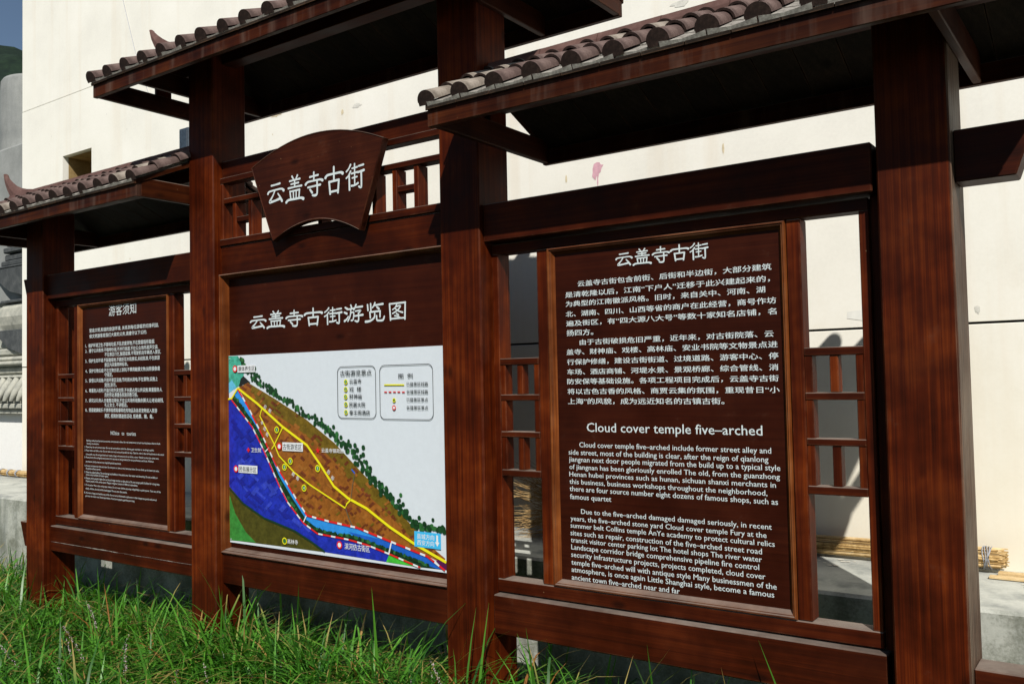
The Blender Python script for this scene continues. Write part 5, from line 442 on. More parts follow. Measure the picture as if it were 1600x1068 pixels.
MAP_FRAMES = [(-0.67, -0.431, 0.82, 1.052), (-0.409, -0.105, 0.818, 1.052)]
MAP_RINGS = [(-1.394, 1.058), (-1.067, 0.684), (-1.392, 0.564), (-0.668, 0.257)]
MAP_NUMS = [('1', (-1.084, 0.762)), ('2', (-1.032, 0.588)), ('3', (-0.99, 0.617)), ('4', (-0.897, 0.497)), ('5', (-0.804, 0.591))]
MAP_LEG = [('1', (-0.615, 0.983)), ('2', (-0.616, 0.95)), ('3', (-0.617, 0.917)), ('4', (-0.616, 0.883)), ('5', (-0.616, 0.848))]
MAP_TEXT = [('康体养生区', -1.367, -1.243, 1.045, 0.022, 'black'), ('古街游览区', -1.041, -0.91, 0.6695, 0.026, 'black'), ('民俗展示区', -1.366, -1.236, 0.551, 0.025, 'black'), ('县城方向', -0.206, -0.112, 0.325, 0.021, 'white'), ('西安方向', -0.205, -0.113, 0.2995, 0.021, 'white'), ('古街游览景点', -0.65, -0.455, 1.0085, 0.024, 'black'), ('云盖寺', -0.592, -0.518, 0.9745, 0.02, 'black'), ('戏  楼', -0.593, -0.519, 0.9395, 0.02, 'black'), ('财神庙', -0.593, -0.516, 0.9075, 0.02, 'black'), ('民居大院', -0.594, -0.496, 0.8705, 0.021, 'black'), ('秦王阁酒店', -0.595, -0.468, 0.8365, 0.02, 'black'), ('图  例', -0.297, -0.216, 0.9935, 0.019, 'black'), ('已建景区线路', -0.251, -0.131, 0.9595, 0.016, 'black'), ('在建景区线路', -0.251, -0.132, 0.927, 0.016, 'black'), ('已建景区景点', -0.252, -0.133, 0.895, 0.015, 'black'), ('在建景区景点', -0.253, -0.133, 0.8615, 0.015, 'black'), ('卫生院', -1.275, -1.199, 0.6495, 0.021, 'white'), ('云盖寺镇政府', -0.777, -0.633, 0.664, 0.019, 'white'), ('高林寺', -1.016, -0.943, 0.2315, 0.021, 'white'), ('滨河仿古街区', -0.635, -0.48, 0.241, 0.027, 'white')]
MAP_VT = [('后', (-1.166, 0.87)), ('街', (-1.132, 0.852)), ('半', (-1.191, 0.793)), ('边', (-1.171, 0.766)), ('街', (-1.154, 0.738)), ('前', (-0.97, 0.557)), ('街', (-0.94, 0.54)), ('后', (-0.732, 0.578)), ('街', (-0.707, 0.552))]
MAP_LEGL = [('yellow', 0.0055, [(-0.382, 0.967), (-0.266, 0.966)]), ('red', 0.005, [(-0.382, 0.936), (-0.366, 0.936)]), ('red', 0.005, [(-0.356, 0.936), (-0.34, 0.936)]), ('red', 0.005, [(-0.33, 0.936), (-0.314, 0.936)]), ('red', 0.005, [(-0.305, 0.936), (-0.289, 0.936)]), ('red', 0.005, [(-0.279, 0.935), (-0.263, 0.935)])]
MAP_LEGC = [(-0.324, 0.901), (-0.325, 0.869)]
MAP_MISC = {'arrow': (-0.096, 0.326), 'cross': (-1.295, 0.66), 'star': (-0.801, 0.672), 'gao': (-1.036, 0.242)}
SPIKES = [(-1.762, -0.45, 0.016), (-2.172, -0.2, 0.084), (-1.748, -0.55, -0.076), (-1.248, -0.6, 0.066), (-1.43, -0.75, -0.058), (-1.797, -0.35, -0.012), (-0.937, -0.15, -0.066), (-0.791, -0.2, -0.058), (-1.156, -0.45, -0.106), (-0.814, -0.3, -0.102), (0.182, -0.12, 0.04), (-0.046, 0.02, -0.009), (0.747, -0.12, 0.08), (0.863, -0.1, 0.115), (-1.996, -0.6, -0.027), (-1.818, -0.8, -0.052), (-0.155, -0.05, -0.047), (-0.402, -0.3, -0.046), (-0.937, -0.4, -0.096), (-1.557, -0.25, -0.047)]

# ------------------------------------------------------------------ ground, hill
GZ = -0.55
g = mesh_obj('ground', [(-900, -900, GZ), (900, -900, GZ), (900, 900, GZ), (-900, 900, GZ)], [(0, 1, 2, 3)], SOIL)
tag(g, None, None, kind='structure')

vs, fs = [], []
NX, NY = 150, 110
for j in range(NY):
    for i in range(NX):
        x = -620 + 560 * i / (NX - 1)
        y = -120 + 480 * j / (NY - 1)
        h = 123 * math.exp(-((x + 335) ** 2 / (2 * 105 ** 2) + (y - 135) ** 2 / (2 * 85 ** 2)))
        k = min(1, h / 30)
        h += k * (9 * noise.noise(Vector((x / 38, y / 38, 0))) + 4.5 * noise.noise(Vector((x / 11, y / 11, 3))) + 3.0 * abs(noise.noise(Vector((x / 4.2, y / 4.2, 7)))))
        vs.append((x, y, GZ - 1.5 + h))
for j in range(NY - 1):
    for i in range(NX - 1):
        a = j * NX + i
        fs.append((a, a + 1, a + NX + 1, a + NX))
hill = mesh_obj('hill', vs, fs, HILLM, smooth=False)
tag(hill, None, None, kind='structure')

# ------------------------------------------------------------------ white building behind
WY0 = 1.29
bld = thing('building', 'tall cream plastered building wall with a square niche standing behind the notice board', 'building', (0, WY0, 0))
XL, XR = -6.07, 8.0
box('wall_core', XL + .02, XR, WY0 + .05, WY0 + 5.5, GZ, 7.5, PLASTER, bld, 0)
# facing slabs with recessed joints
def slab(x0, x1, z0, z1, bev=0.0025):
    box('facing_slab', x0, x1, WY0, WY0 + .047, z0, z1, PLASTER, bld, bev)
for o in list(bld.children):
    bpy.data.objects.remove(o)
# core built round the niche opening
NXA, NXB, NZA, NZB = -5.357, -4.891, 2.53, 2.996
for (x0, x1, z0, z1) in ((XL + .01, NXA, GZ, 7.5), (NXB, XR, GZ, 7.5), (NXA, NXB, GZ, NZA), (NXA, NXB, NZB, 7.5)):
    box('wall_core', x0, x1, WY0 + .049, WY0 + 4.5, z0, z1, PLASTER, bld, 0)
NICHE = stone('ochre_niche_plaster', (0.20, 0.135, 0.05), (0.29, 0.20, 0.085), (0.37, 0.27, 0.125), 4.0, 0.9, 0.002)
D = .42
nv = [(NXA, WY0 + .05, NZA), (NXB, WY0 + .05, NZA), (NXB, WY0 + .05, NZB), (NXA, WY0 + .05, NZB),
      (NXA, WY0 + D, NZA), (NXB, WY0 + D, NZA), (NXB, WY0 + D, NZB), (NXA, WY0 + D, NZB)]
e = .004
nv = [(x + (e if x == NXA else -e), y, z + (e if z == NZA else -e)) for x, y, z in nv]
mesh_obj('niche', nv, [(0, 1, 5, 4), (1, 2, 6, 5), (2, 3, 7, 6), (3, 0, 4, 7), (4, 5, 6, 7)], NICHE, bld)
box('joint_backing', XL + .02, XR, WY0 + .03, WY0 + .048, 1.13, 1.21, JOINT, bld, 0)
slab(XL, XR, GZ, 1.164)
slab(XL, NXA, 1.175, 3.515, 0)
slab(NXB, XR, 1.175, 3.515, 0)
slab(NXA, NXB, 1.175, NZA, 0)
slab(NXA, NXB, NZB, 3.515, 0)
slab(XL, XR, 3.518, 7.5)

def decal(name, label, pts, material, cat='mark', y=WY0 - .0015):
    o = mesh_obj(name, [(x, y - WY0, z) for x, z in pts], [tuple(range(len(pts)))], material)
    o.parent = bld
    return o
def blob(cx, cz, rx, rz, seed, n=18, rough=.35):
    rr = random.Random(seed)
    return [(cx + rx * math.cos(t) * (1 + rough * (rr.random() - .5)), cz + rz * math.sin(t) * (1 + rough * (rr.random() - .5))) for t in [2 * math.pi * k / n for k in range(n)]]
decal('paint_mark', None, [(-.030, 2.070), (-.022, 2.094), (-.004, 2.101), (.012, 2.098), (.020, 2.085), (.036, 2.082), (.024, 2.068), (.018, 2.048), (.008, 2.040), (.004, 2.022), (-.006, 2.030), (-.014, 2.008), (-.024, 2.018), (-.034, 2.030), (-.030, 2.050)], PINK)
decal('paint_mark', None, [(-.004, 2.024), (.002, 2.023), (.003, 1.995), (-.002, 1.965), (-.005, 1.995)], PINK)
decal('glue_mark', None, blob(-2.543, 2.829, .055, .014, 5, 16, .8), TAN)
decal('glue_mark', None, blob(-1.751, 2.742, .038, .013, 6, 16, .8), SMEAR)
decal('glue_mark', None, blob(-1.885, 2.726, .012, .018, 7, 12, .6), TAN)
decal('glue_mark', None, blob(.016, 2.901, .045, .018, 8, 14, .8), TAN)
decal('glue_mark', None, blob(.497, 2.815, .05, .016, 18, 14, .8), SMEAR)
decal('glue_mark', None, blob(.69, 2.058, .006, .026, 9, 8, .4), TAN)
decal('glue_mark', None, blob(-.194, 2.04, .006, .022, 10, 8, .4), TAN)
decal('glue_mark', None, blob(1.747, 1.224, .011, .015, 11, 10, .7), SMEAR)
decal('wall_patch', None, [(1.235, 1.215), (1.315, 1.200), (1.315, 1.250), (1.238, 1.245)], flat('patch_filler', (.74, .74, .69), .85, .2, .04))
for k in range(40):
    rq = random.Random(300 + k)
    decal('speck', None, blob(rq.uniform(-5.8, 2.3), rq.uniform(.3, 3.3), rq.uniform(.002, .006), rq.uniform(.003, .012), k, 7, .7), rq.choice([TAN, SMEAR, SMEAR]))
cv, cf = [], []
pts = [Vector(p) for p in ((-4.43, WY0 - .006, 4.3), (-4.402, WY0 - .006, 4.133), (-4.338, WY0 - .006, 3.957), (-4.231, WY0 - .006, 3.669), (-4.13, WY0 - .006, 3.45), (-4.055, WY0 - .006, 3.304), (-3.98, WY0 - .006, 3.16))]
tube(cv, cf, pts, .0035, 4)
cable = mesh_obj('wall_cable', cv, cf, WIRE)
tag(cable, 'thin grey cable hanging down the upper left of the cream wall', 'cable')
bx = thing('utility_box', 'small blue-grey box on the wall just above the left roof ridge', 'box', (-3.53, WY0, 2.72))
box('casing', -3.58, -3.470, WY0 - .05, WY0 - .001, 2.72, 2.905, BOXM, bx, .004)
box('cover', -3.57, -3.480, WY0 - .056, WY0 - .0505, 2.735, 2.89, BOXM, bx, .002)

# ------------------------------------------------------------------ concrete ledge, brooms
LZ, LY = .178, .60
lv = []
bm = bmesh.new()
N = 60
top = []
for i in range(N + 1):
    x = -9.0 + 14.0 * i / N
    dy = .006 * noise.noise(Vector((x * 1.7, 0, 2)))
    dz = .003 * noise.noise(Vector((x * 2.3, 5, 2)))
    top.append([bm.verts.new(c) for dy in (dy + .025 * x - .018,) for c in ((x, LY + dy, GZ), (x, LY + dy, LZ - .012 + dz), (x, LY + .012 + dy, LZ + dz), (x, WY0 - .001, LZ + .004), (x, WY0 - .001, GZ))])
for a, b in zip(top, top[1:]):
    for k in range(4):
        bm.faces.new((a[k], b[k], b[k + 1], a[k + 1]))
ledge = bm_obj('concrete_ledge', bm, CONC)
tag(ledge, 'long grey concrete ledge along the foot of the cream wall', 'ledge')
def flake(x, y, r, seed):
    return [(px, py, LZ + .006) for px, py in blob(x, y, r * 1.6, r, seed, 9, .7)]
rr = random.Random(4)
fv, ff = [], []
for k in range(46):
    x = rr.choice([rr.uniform(1.80, 2.3), rr.uniform(1.1, 1.7)])
    p = flake(x, rr.uniform(1.0, 1.18), rr.uniform(.004, .011), k)
    ff.append(tuple(range(len(fv), len(fv) + len(p))))
    fv += p
fl = mesh_obj('plaster_flake', fv, ff, flat('plaster_drip', (.74, .70, .6), .9))
fl.parent = ledge
fl['kind'] = 'stuff'

def broom(name, label, xa, xb, yc, r, nreed, head=None, wires=(), droop=0.0, seed=1):
    rg = random.Random(seed)
    t = thing(name, label, 'broom', (xa, yc, LZ), None)
    zc = LZ + r + .012
    for k in range(nreed):
        ring = math.sqrt(rg.random())
        th = rg.uniform(0, 2 * math.pi)
        ox, oz = ring * r * math.cos(th), ring * r * math.sin(th)
        rad = rg.uniform(.0022, .0036)
        pts = []
        x0 = xa + rg.uniform(0, .03)
        x1 = xb - rg.uniform(0, .035)
        for i in range(7):
            u = i / 6
            wob = .0015 * noise.noise(Vector((u * 4, k * 3.1, seed)))
            pts.append(Vector((x0 + (x1 - x0) * u, yc + ox * (1 + .05 * math.sin(u * 9)) + wob, max(LZ + rad + .004, zc + oz + wob + droop * u))))
        v, f = [], []
        tube(v, f, pts, rad, 4)
        mesh_obj('reed', v, f, rg.choice([REED, REED, BAMBOO]), t, True)
    for wx in wires:
        v, f = [], []
        for q in range(5):
            n = 14
            ring = [Vector((wx + q * .006 + .004 * math.sin(i + q), yc + (r + .006) * math.cos(2 * math.pi * i / n), zc + droop * (wx - xa) / (xb - xa) + (r + .006) * math.sin(2 * math.pi * i / n))) for i in range(n + 1)]
            tube(v, f, ring, .0022, 4, False)
        mesh_obj('wire_tie', v, f, WIRE, t, True)
    if head:
        hx0, hx1, hr = head
        v, f = [], []
        for k in range(1300):
            th = rg.uniform(0, 2 * math.pi)
            q = math.sqrt(rg.random())
            s = rg.uniform(0, .75)
            a = Vector((hx1 - (hx1 - hx0) * s, yc - .16 * s + .35 * hr * q * math.cos(th) * (.35 + s), zc + .42 * hr * q * math.sin(th) * (.3 + s) + .13 * s))
            d = Vector((-1, .5 * q * math.cos(th) - .42 + rg.uniform(-.25, .25), .6 * q * math.sin(th) + rg.uniform(-.30, .62))).normalized()
            L = rg.uniform(.1, .28)
            b_ = a + d * L * .5 + Vector((0, 0, rg.uniform(-.01, .02)))
            c_ = a + d * L + Vector((0, rg.uniform(-.02, .02), rg.uniform(-.03, .05)))
            for p in (a, b_, c_):
                p.z = max(p.z, LZ + .008)
                p.y = min(max(p.y, .75), WY0 - .01)
            tube(v, f, [a, b_, c_], [.0022, .0016, .0006], 3, False)
        h = mesh_obj('twig_head', v, f, STRAW, t)
        h['kind'] = 'stuff'
    return t
broom('bamboo_broom', 'bamboo broom lying on the ledge with its wire-tied handle end right of the right-hand post', .62, 1.83, 1.225, .038, 150, (-.55, .72, .32), (1.745, 1.36), 0.012, 1)
broom('bamboo_broom', 'rope-like bundle of dry reeds on the ledge at the far left edge of the photo', -8.2, -4.3, 1.22, .026, 80, None, (-6.6, -6.45, -6.3, -6.15, -6.0), 0.0, 2)
box('bamboo_strip', 1.775, 2.55, 1.10, 1.14, LZ + .006, LZ + .014, BAMBOO, None, .001)
tag(bpy.data.objects['bamboo_strip'], 'longer flat split bamboo strip lying on the ledge in front of the broom end', 'bamboo strip')
o = box('bamboo_strip', 1.80, 2.6, 1.15, 1.19, LZ + .010, LZ + .022, BAMBOO, None, .001)
o.rotation_euler = (0, 0, 0)
tag(o, 'flat split bamboo strip lying against the wall behind the front strip', 'bamboo strip')

# ------------------------------------------------------------------ carved stone pier and low white wall at far left
pier = thing('stone_pier', 'grey carved stone pier with a round column on top at the far left edge', 'stone pier', (-8.1, 2.3, GZ))
cvv, cff = [], []
tube(cvv, cff, [Vector((-8.07, 2.5, z)) for z in (3.60, 4.30, 4.47, 4.50)], [.45, .45, .44, .42], 40)
mesh_obj('column', cvv, cff, GREYST, pier, False)
box('shaft', -9.8, -7.25, 2.02, 3.2, 1.9, 3.66, GREYST, pier, .03)
box('shaft', -9.8, -7.25, 2.06, 3.2, 1.4, 1.93, PALEST, pier, .03)
for (x0, z0, z1, y0) in ((-7.80, 2.52, 2.62, 1.95), (-7.80, 2.44, 2.50, 1.92), (-7.83, 2.36, 2.43, 1.95), (-7.87, 2.30, 2.36, 1.93), (-7.93, 2.27, 2.30, 1.90)):
    box('stepped_slab', x0, -7.2, y0, 2.1, z0, z1, DARKST, pier, .012)
prism('corbel', [(-8.02, 2.27), (-7.2, 2.27), (-7.2, 1.93), (-7.60, 2.01), (-7.72, 2.06), (-7.84, 2.14)], 1.90, 2.1, DARKST, pier, .005)
bmv, bmf = [], []
prof = [(1.60, .02), (1.66, .05), (1.75, .07), (1.84, .05), (1.89, .01), (1.905, -.03)]
for i, (z, d) in enumerate(prof):
    for x in (-7.86 - d * .5, -7.1):
        bmv.append((x, 1.98 - d, z))
for i in range(len(prof) - 1):
    bmf.append((2 * i, 2 * i + 1, 2 * i + 3, 2 * i + 2))
bmv += [(-7.86, 2.1, 1.60), (-7.86, 2.1, 1.905)]
bmf.append(tuple([2 * i for i in range(len(prof))] + [len(bmv) - 1, len(bmv) - 2]))
mesh_obj('rounded_block', bmv, bmf, PALEST, pier)
box('block_cap', -7.88, -7.1, 1.93, 2.1, 1.90, 1.93, DARKST, pier, .006)
prism('corbel', [(-8.05, 1.605), (-7.2, 1.605), (-7.2, 1.30), (-7.66, 1.40)], 1.92, 2.08, DARKST, pier, .004)
for (x0, z0, z1, y0) in ((-8.0, 1.33, 1.41, 1.96), (-8.06, 1.27, 1.32, 1.93), (-8.6, 1.22, 1.27, 1.90), (-8.6, 1.13, 1.21, 1.97), (-8.6, 1.08, 1.12, 1.93)):
    box('moulding', x0, -7.2, y0, 2.1, z0, z1, PALEST, pier, .018)
for k in range(9):
    cx = -8.42 + .145 * k
    rows = [(1.10, .055, .02), (1.02, .075, .07), (.95, .066, .11), (.89, .042, .13), (.845, .012, .135)]
    v, f = [], []
    for (z, hw, out) in rows:
        for q in range(5):
            u = -1 + q * .5
            v.append((cx + u * hw + (1.1 - z) * -.12, 2.0 - out - .05 * (1 - u * u), z))
    for r_ in range(len(rows) - 1):
        for q in range(4):
            a = r_ * 5 + q
            f.append((a, a + 1, a + 6, a + 5))
    for r_ in range(len(rows) - 1):
        a = r_ * 5
        f.append((a, a + 5, a + 9, a + 4))
    mesh_obj('carved_petal', v, f, PALEST, pier, True)
box('shaft', -9.8, -7.25, 2.0, 3.2, .80, 1.10, PALEST, pier, .02)
lw = thing('garden_wall', 'low white wall with a grey cornice under the carved stone pier', 'wall', (-8.1, 2.1, GZ))
box('wall_face', -12, -6.9, 2.03, 2.3, GZ, .70, flat('white_paint', (.76, .76, .73), .85, .2, .03), lw, 0)
box('cornice', -12, -6.9, 1.90, 2.3, .76, .815, PALEST, lw, .01)
box('cornice', -12, -6.9, 1.94, 2.3, .70, .757, PALEST, lw, .01)

# ------------------------------------------------------------------ the notice board
board = thing('notice_board', 'large brown timber notice board with four posts, tiled roofs, text panels and a town map', 'notice board')
PW = .2
PX = [-3.345, -1.671, 0.0, 1.674]
for i, x in enumerate(PX):
    topz = 2.10 if i in (0, 3) else 2.66
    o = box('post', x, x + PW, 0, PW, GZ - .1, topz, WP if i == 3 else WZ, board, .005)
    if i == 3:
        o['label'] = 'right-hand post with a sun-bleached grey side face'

def rail(x0, x1, y0, y1, z0, z1, name='rail', m=None, bev=.004):
    return box(name, x0, x1, y0, y1, z0, z1, m or WX, board, bev)

def ring(name, x0, x1, z0, z1, prof, parent, mats):
    """mitred moulding; prof = [(inset, y)...]; top+bottom use mats[0], sides mats[1]"""
    v = []
    for ins, y in prof:
        v += [(x0 + ins, y, z0 + ins), (x1 - ins, y, z0 + ins), (x1 - ins, y, z1 - ins), (x0 + ins, y, z1 - ins)]
    f = []
    mi = []
    for i in range(len(prof) - 1):
        for k in range(4):
            a, b = i * 4 + k, i * 4 + (k + 1) % 4
            f.append((a, b, b + 4, a + 4))
            mi.append(0 if k in (0, 2) else 1)
    o = mesh_obj(name, v, f, list(mats), parent)
    o.data.polygons.foreach_set('material_index', mi)
    return o

def lattice(x0, x1, parent):
    """little window grid in a side slot"""
    L = board_part('lattice', parent)
    w = .024
    y0, y1 = .074, .128
    for (a, b) in ((1.036, 1.062), (.898, .921), (.756, .778), (.604, .630)):
        box('bar', x0, x1, y0 + .003, y1 - .003, a, b, WX, L, .002)
    box('bar', x0, x0 + w, y0 + .006, y1, .606, 1.060, WZ, L, .002)
    box('bar', x1 - w, x1, y0 + .006, y1, .606, 1.060, WZ, L, .002)
    c = (x0 + x1) / 2
    box('bar', c - .013, c + .013, y0 + .008, y1 - .004, .921, 1.036, WZ, L, .002)
    box('bar', c - .013, c + .013, y0 + .008, y1 - .004, .630, .756, WZ, L, .002)
    return L

def board_part(name, parent):
    """a part that is only a frame for sub-parts"""
    o = bpy.data.objects.new(name, None)
    o.empty_display_size = .05
    return link(o, parent)

def side_bay(X):
    """X = left face of the bay (right face of its left post); clear width 1.474"""
    rail(X + .0005, X + 1.446, .045, .155, 0, .150)
    rail(X + .0005, X + 1.455, .026, .150, 1.518, 1.668, 'beam')
    # infill strip in the shadow gap beside the right post
    box('filler', X + 1.4295, X + 1.4735, .10, .145, -.005, 1.66, WZ, board, .001)
    # outer frame
    box('frame_rail', X + .0005, X + 1.43, .076, .146, .156, .206, WX, board, .003)
    box('frame_rail', X + .0005, X + 1.43, .076, .146, 1.474, 1.512, WX, board, .003)
    box('frame_stile', X + .0005, X + .030, .0775, .1445, .206, 1.474, WZ, board, .002)
    box('frame_stile', X + 1.40, X + 1.429, .0775, .1445, .206, 1.474, WZ, board, .002)
    box('frame_stile', X + .212, X + .262, .0785, .1435, .207, 1.473, WZ, board, .003)
    box('frame_stile', X + 1.175, X + 1.220, .0785, .1435, .207, 1.473, WZ, board, .003)
    pan = box('text_panel', X + .255, X + 1.18, .092, .122, .19, 1.49, WPAN, board, 0)
    ring('moulding', X + .2625, X + 1.1745, .2065, 1.4735, [(0, .0795), (.003, .070), (.008, .069), (.011, .074), (.014, .0735), (.018, .078), (.021, .085), (.026, .0915)], board, (WMX, WMZ))
    lattice(X + .030, X + .212, board)
    lattice(X + 1.220, X + 1.400, board)
    return pan
panL = side_bay(-3.145)
panR = side_bay(.2)
# beam and rail ends past the outer posts
prism('beam_end', [(1.8745, 1.518), (2.028, 1.518), (2.082, 1.668), (1.8745, 1.668)], .050, .150, WX, board, .003)
prism('rail_end', [(1.8745, 0), (2.00, 0), (2.055, .150), (1.8745, .150)], .045, .155, WX, board, .003)
prism('beam_end', [(-3.3455, 1.518), (-3.43, 1.518), (-3.483, 1.668), (-3.3455, 1.668)][::-1], .050, .150, WX, board, .003)
prism('rail_end', [(-3.3455, 0), (-3.455, 0), (-3.512, .150), (-3.3455, .150)][::-1], .045, .155, WX, board, .003)
# a split line along the left rail
cr = []
for k in range(31):
    t = k / 30
    cr.append((-3.13 + 1.45 * t, .056 + .006 * t + .0035 * noise.noise(Vector((t * 9, 2, 1))), .0012 * (.3 + abs(noise.noise(Vector((t * 14, 5, 1)))) * 3)))
mesh_obj('crack', [(x, .0443, z + w_) for x, z, w_ in cr] + [(x, .0443, z - w_) for x, z, w_ in cr], [(k, k + 1, 32 + k, 31 + k) for k in range(30)], PAN, board)

# middle bay
MX0, MX1 = -1.471, 0.0
rail(MX0 + .0005, MX1 - .0005, .040, .150, 0, .150)
rail(MX0 + .0005, MX1 - .0005, .045, .150, 1.530, 1.672, 'beam')
rail(MX0 + .0005, MX1 - .0005, .055, .150, 2.018, 2.105, 'beam')
panM = box('map_panel', MX0, MX1, .076, .10, .14, 1.54, WPAN, board, 0)
ring('moulding', MX0 + .0006, MX1 - .0006, .151, 1.5295, [(0, .030), (.004, .027), (.008, .030), (.011, .041), (.014, .040), (.018, .052), (.022, .0755)], board, (WMX, WMZ))
# lattice above the map
LT = board_part('lattice', board)
box('bar', MX0 + .001, MX1 - .001, .040, .095, 1.988, 2.0165, WX, LT, .002)
box('bar', MX0 + .022, MX1 - .001, .046, .105, 1.886, 1.912, WX, LT, .002)
box('bar', MX0 + .001, MX1 - .001, .036, .110, 1.673, 1.706, WX, LT, .002)
box('bar', MX0 + .001, MX0 + .022, .042, .100, 1.706, 1.988, WZ, LT, .002)
box('bar', MX1 - .020, MX1 - .001, .048, .100, 1.706, 1.885, WZ, LT, .002)
for x in (-1.386, -1.264, -1.06, -.77, -.425, -.305, -.182):
    box('bar', x, x + .026, .052, .115, 1.706, 1.886, WZ, LT, .002)
for xa in (-1.36, -.279):
    box('bar', xa, xa + .096, .056, .105, 1.786, 1.812, WX, LT, .002)

# fan plaque
fan = []
cz = 1.30
def arc(xa, za, xm, zm, xb, zb, n):
    out = []
    for i in range(n + 1):
        t = i / n
        out.append(((1 - t) ** 2 * xa + 2 * t * (1 - t) * (2 * xm - .5 * (xa + xb)) + t * t * xb, (1 - t) ** 2 * za + 2 * t * (1 - t) * (2 * zm - .5 * (za + zb)) + t * t * zb))
    return out
FT = arc(-1.160, 2.012, -.725, 2.108, -.290, 2.012, 20)
FB = arc(-.440, 1.635, -.725, 1.712, -1.010, 1.645, 16)
poly = FT + FB
plaque = prism('fan_plaque', [(x, z) for x, z in poly], -.010, .020, WPAN, board, 0)
plaque.data.materials[0] = wood('plaque_timber', 'x', (0.018, 0.004, 0.0018), (0.036, 0.0075, 0.003), (0.062, 0.014, 0.005), dust=.5, rough=.4)
# raised rim line of the plaque
rv, rf = [], []
cx0, cz0 = -.725, 1.87
for x, z in poly:
    dx, dz = cx0 - x, cz0 - z
    l = math.hypot(dx, dz)
    rv += [(x, -.0102, z), (x + dx / l * .004, -.0125, z + dz / l * .004), (x + dx / l * .009, -.0102, z + dz / l * .009)]
n = len(poly)
for i in range(n):
    a, b = 3 * i, 3 * ((i + 1) % n)
    rf += [(a, a + 1, b + 1, b), (a + 1, a + 2, b + 2, b + 1)]
mesh_obj('rim', rv, rf, WX, plaque)
box('bracket', -.98, -.94, .018, .054, 1.70, 1.99, WZ, plaque, .002)
box('bracket', -.51, -.47, .018, .054, 1.70, 1.99, WZ, plaque, .002)

# ------------------------------------------------------------------ roofs
def cap_mesh(name, closed):
    L, r0, r1, th, n = .165, .0395, .030, .0075, 12
    v, f, mi = [], [], []
    for (y, r) in ((0, r0), (L, r1)):
        for k in range(n + 1):
            a = math.pi * k / n
            v.append((r * math.cos(a), y, r * math.sin(a) * 1.02))
    for (y, r) in ((0, r0 - th), (L, r1 - th)):
        for k in range(n + 1):
            a = math.pi * k / n
            v.append((r * math.cos(a), y, r * math.sin(a)))
    m = n + 1
    for k in range(n):
        f.append((k + 1, k, m + k, m + k + 1)); mi.append(0)
        f.append((2 * m + k, 2 * m + k + 1, 3 * m + k + 1, 3 * m + k)); mi.append(1)
        f.append((k, k + 1, 2 * m + k + 1, 2 * m + k)); mi.append(1)
    if closed:
        b = len(v)
        for k in range(n + 1):
            a = math.pi * k / n
            v.append(((r0 - .003) * math.cos(a), -.0008, (r0 - .003) * math.sin(a)))
        v.append((r0 - .003, -.0008, -.014))
        v.append((-(r0 - .003), -.0008, -.014))
        f.append(tuple(range(b, b + n + 1)) + (b + n + 2, b + n + 1)); mi.append(1)
    me = bpy.data.meshes.new(name)
    me.from_pydata(v, [], f)
    me.materials.append(TILE)
    me.materials.append(TILEEND)
    me.polygons.foreach_set('material_index', mi)
    me.polygons.foreach_set('use_smooth', [i == 0 for i in mi])
    me.update()
    return me
CAP, CAPE = cap_mesh('roof_tile', False), cap_mesh('eave_tile', True)
def pale(me):
    c = me.copy()
    c.materials[0] = TILE2
    return c
CAPP, CAPEP = pale(CAP), pale(CAPE)
def pan_mesh():
    w, L, th = .0745, .15, .018
    v, f = [], []
    xs = (-w, -.035, 0, .035, w)
    zs = (0, -.005, -.008, -.005, 0)
    for y, dz in ((0, 0), (L, 0)):
        for x, z in zip(xs, zs):
            v.append((x, y, z + dz))
        for x, z in zip(xs, zs):
            v.append((x, y, -th))
    for k in range(4):
        f += [(k, k + 1, 11 + k, 10 + k), (k, 5 + k, 6 + k, k + 1), (5 + k, 15 + k, 16 + k, 6 + k)]
    f += [(0, 10, 15, 5), (4, 9, 19, 14), (10, 11, 12, 13, 14, 19, 18, 17, 16, 15)]
    me = bpy.data.meshes.new('pan_tile')
    me.from_pydata(v, [], f)
    me.materials.append(PAN)
    me.update()
    return me
PANM = pan_mesh()
SL = .5
ANG = math.atan(SL)
RY = .1                                  # ridge line, half way through the posts

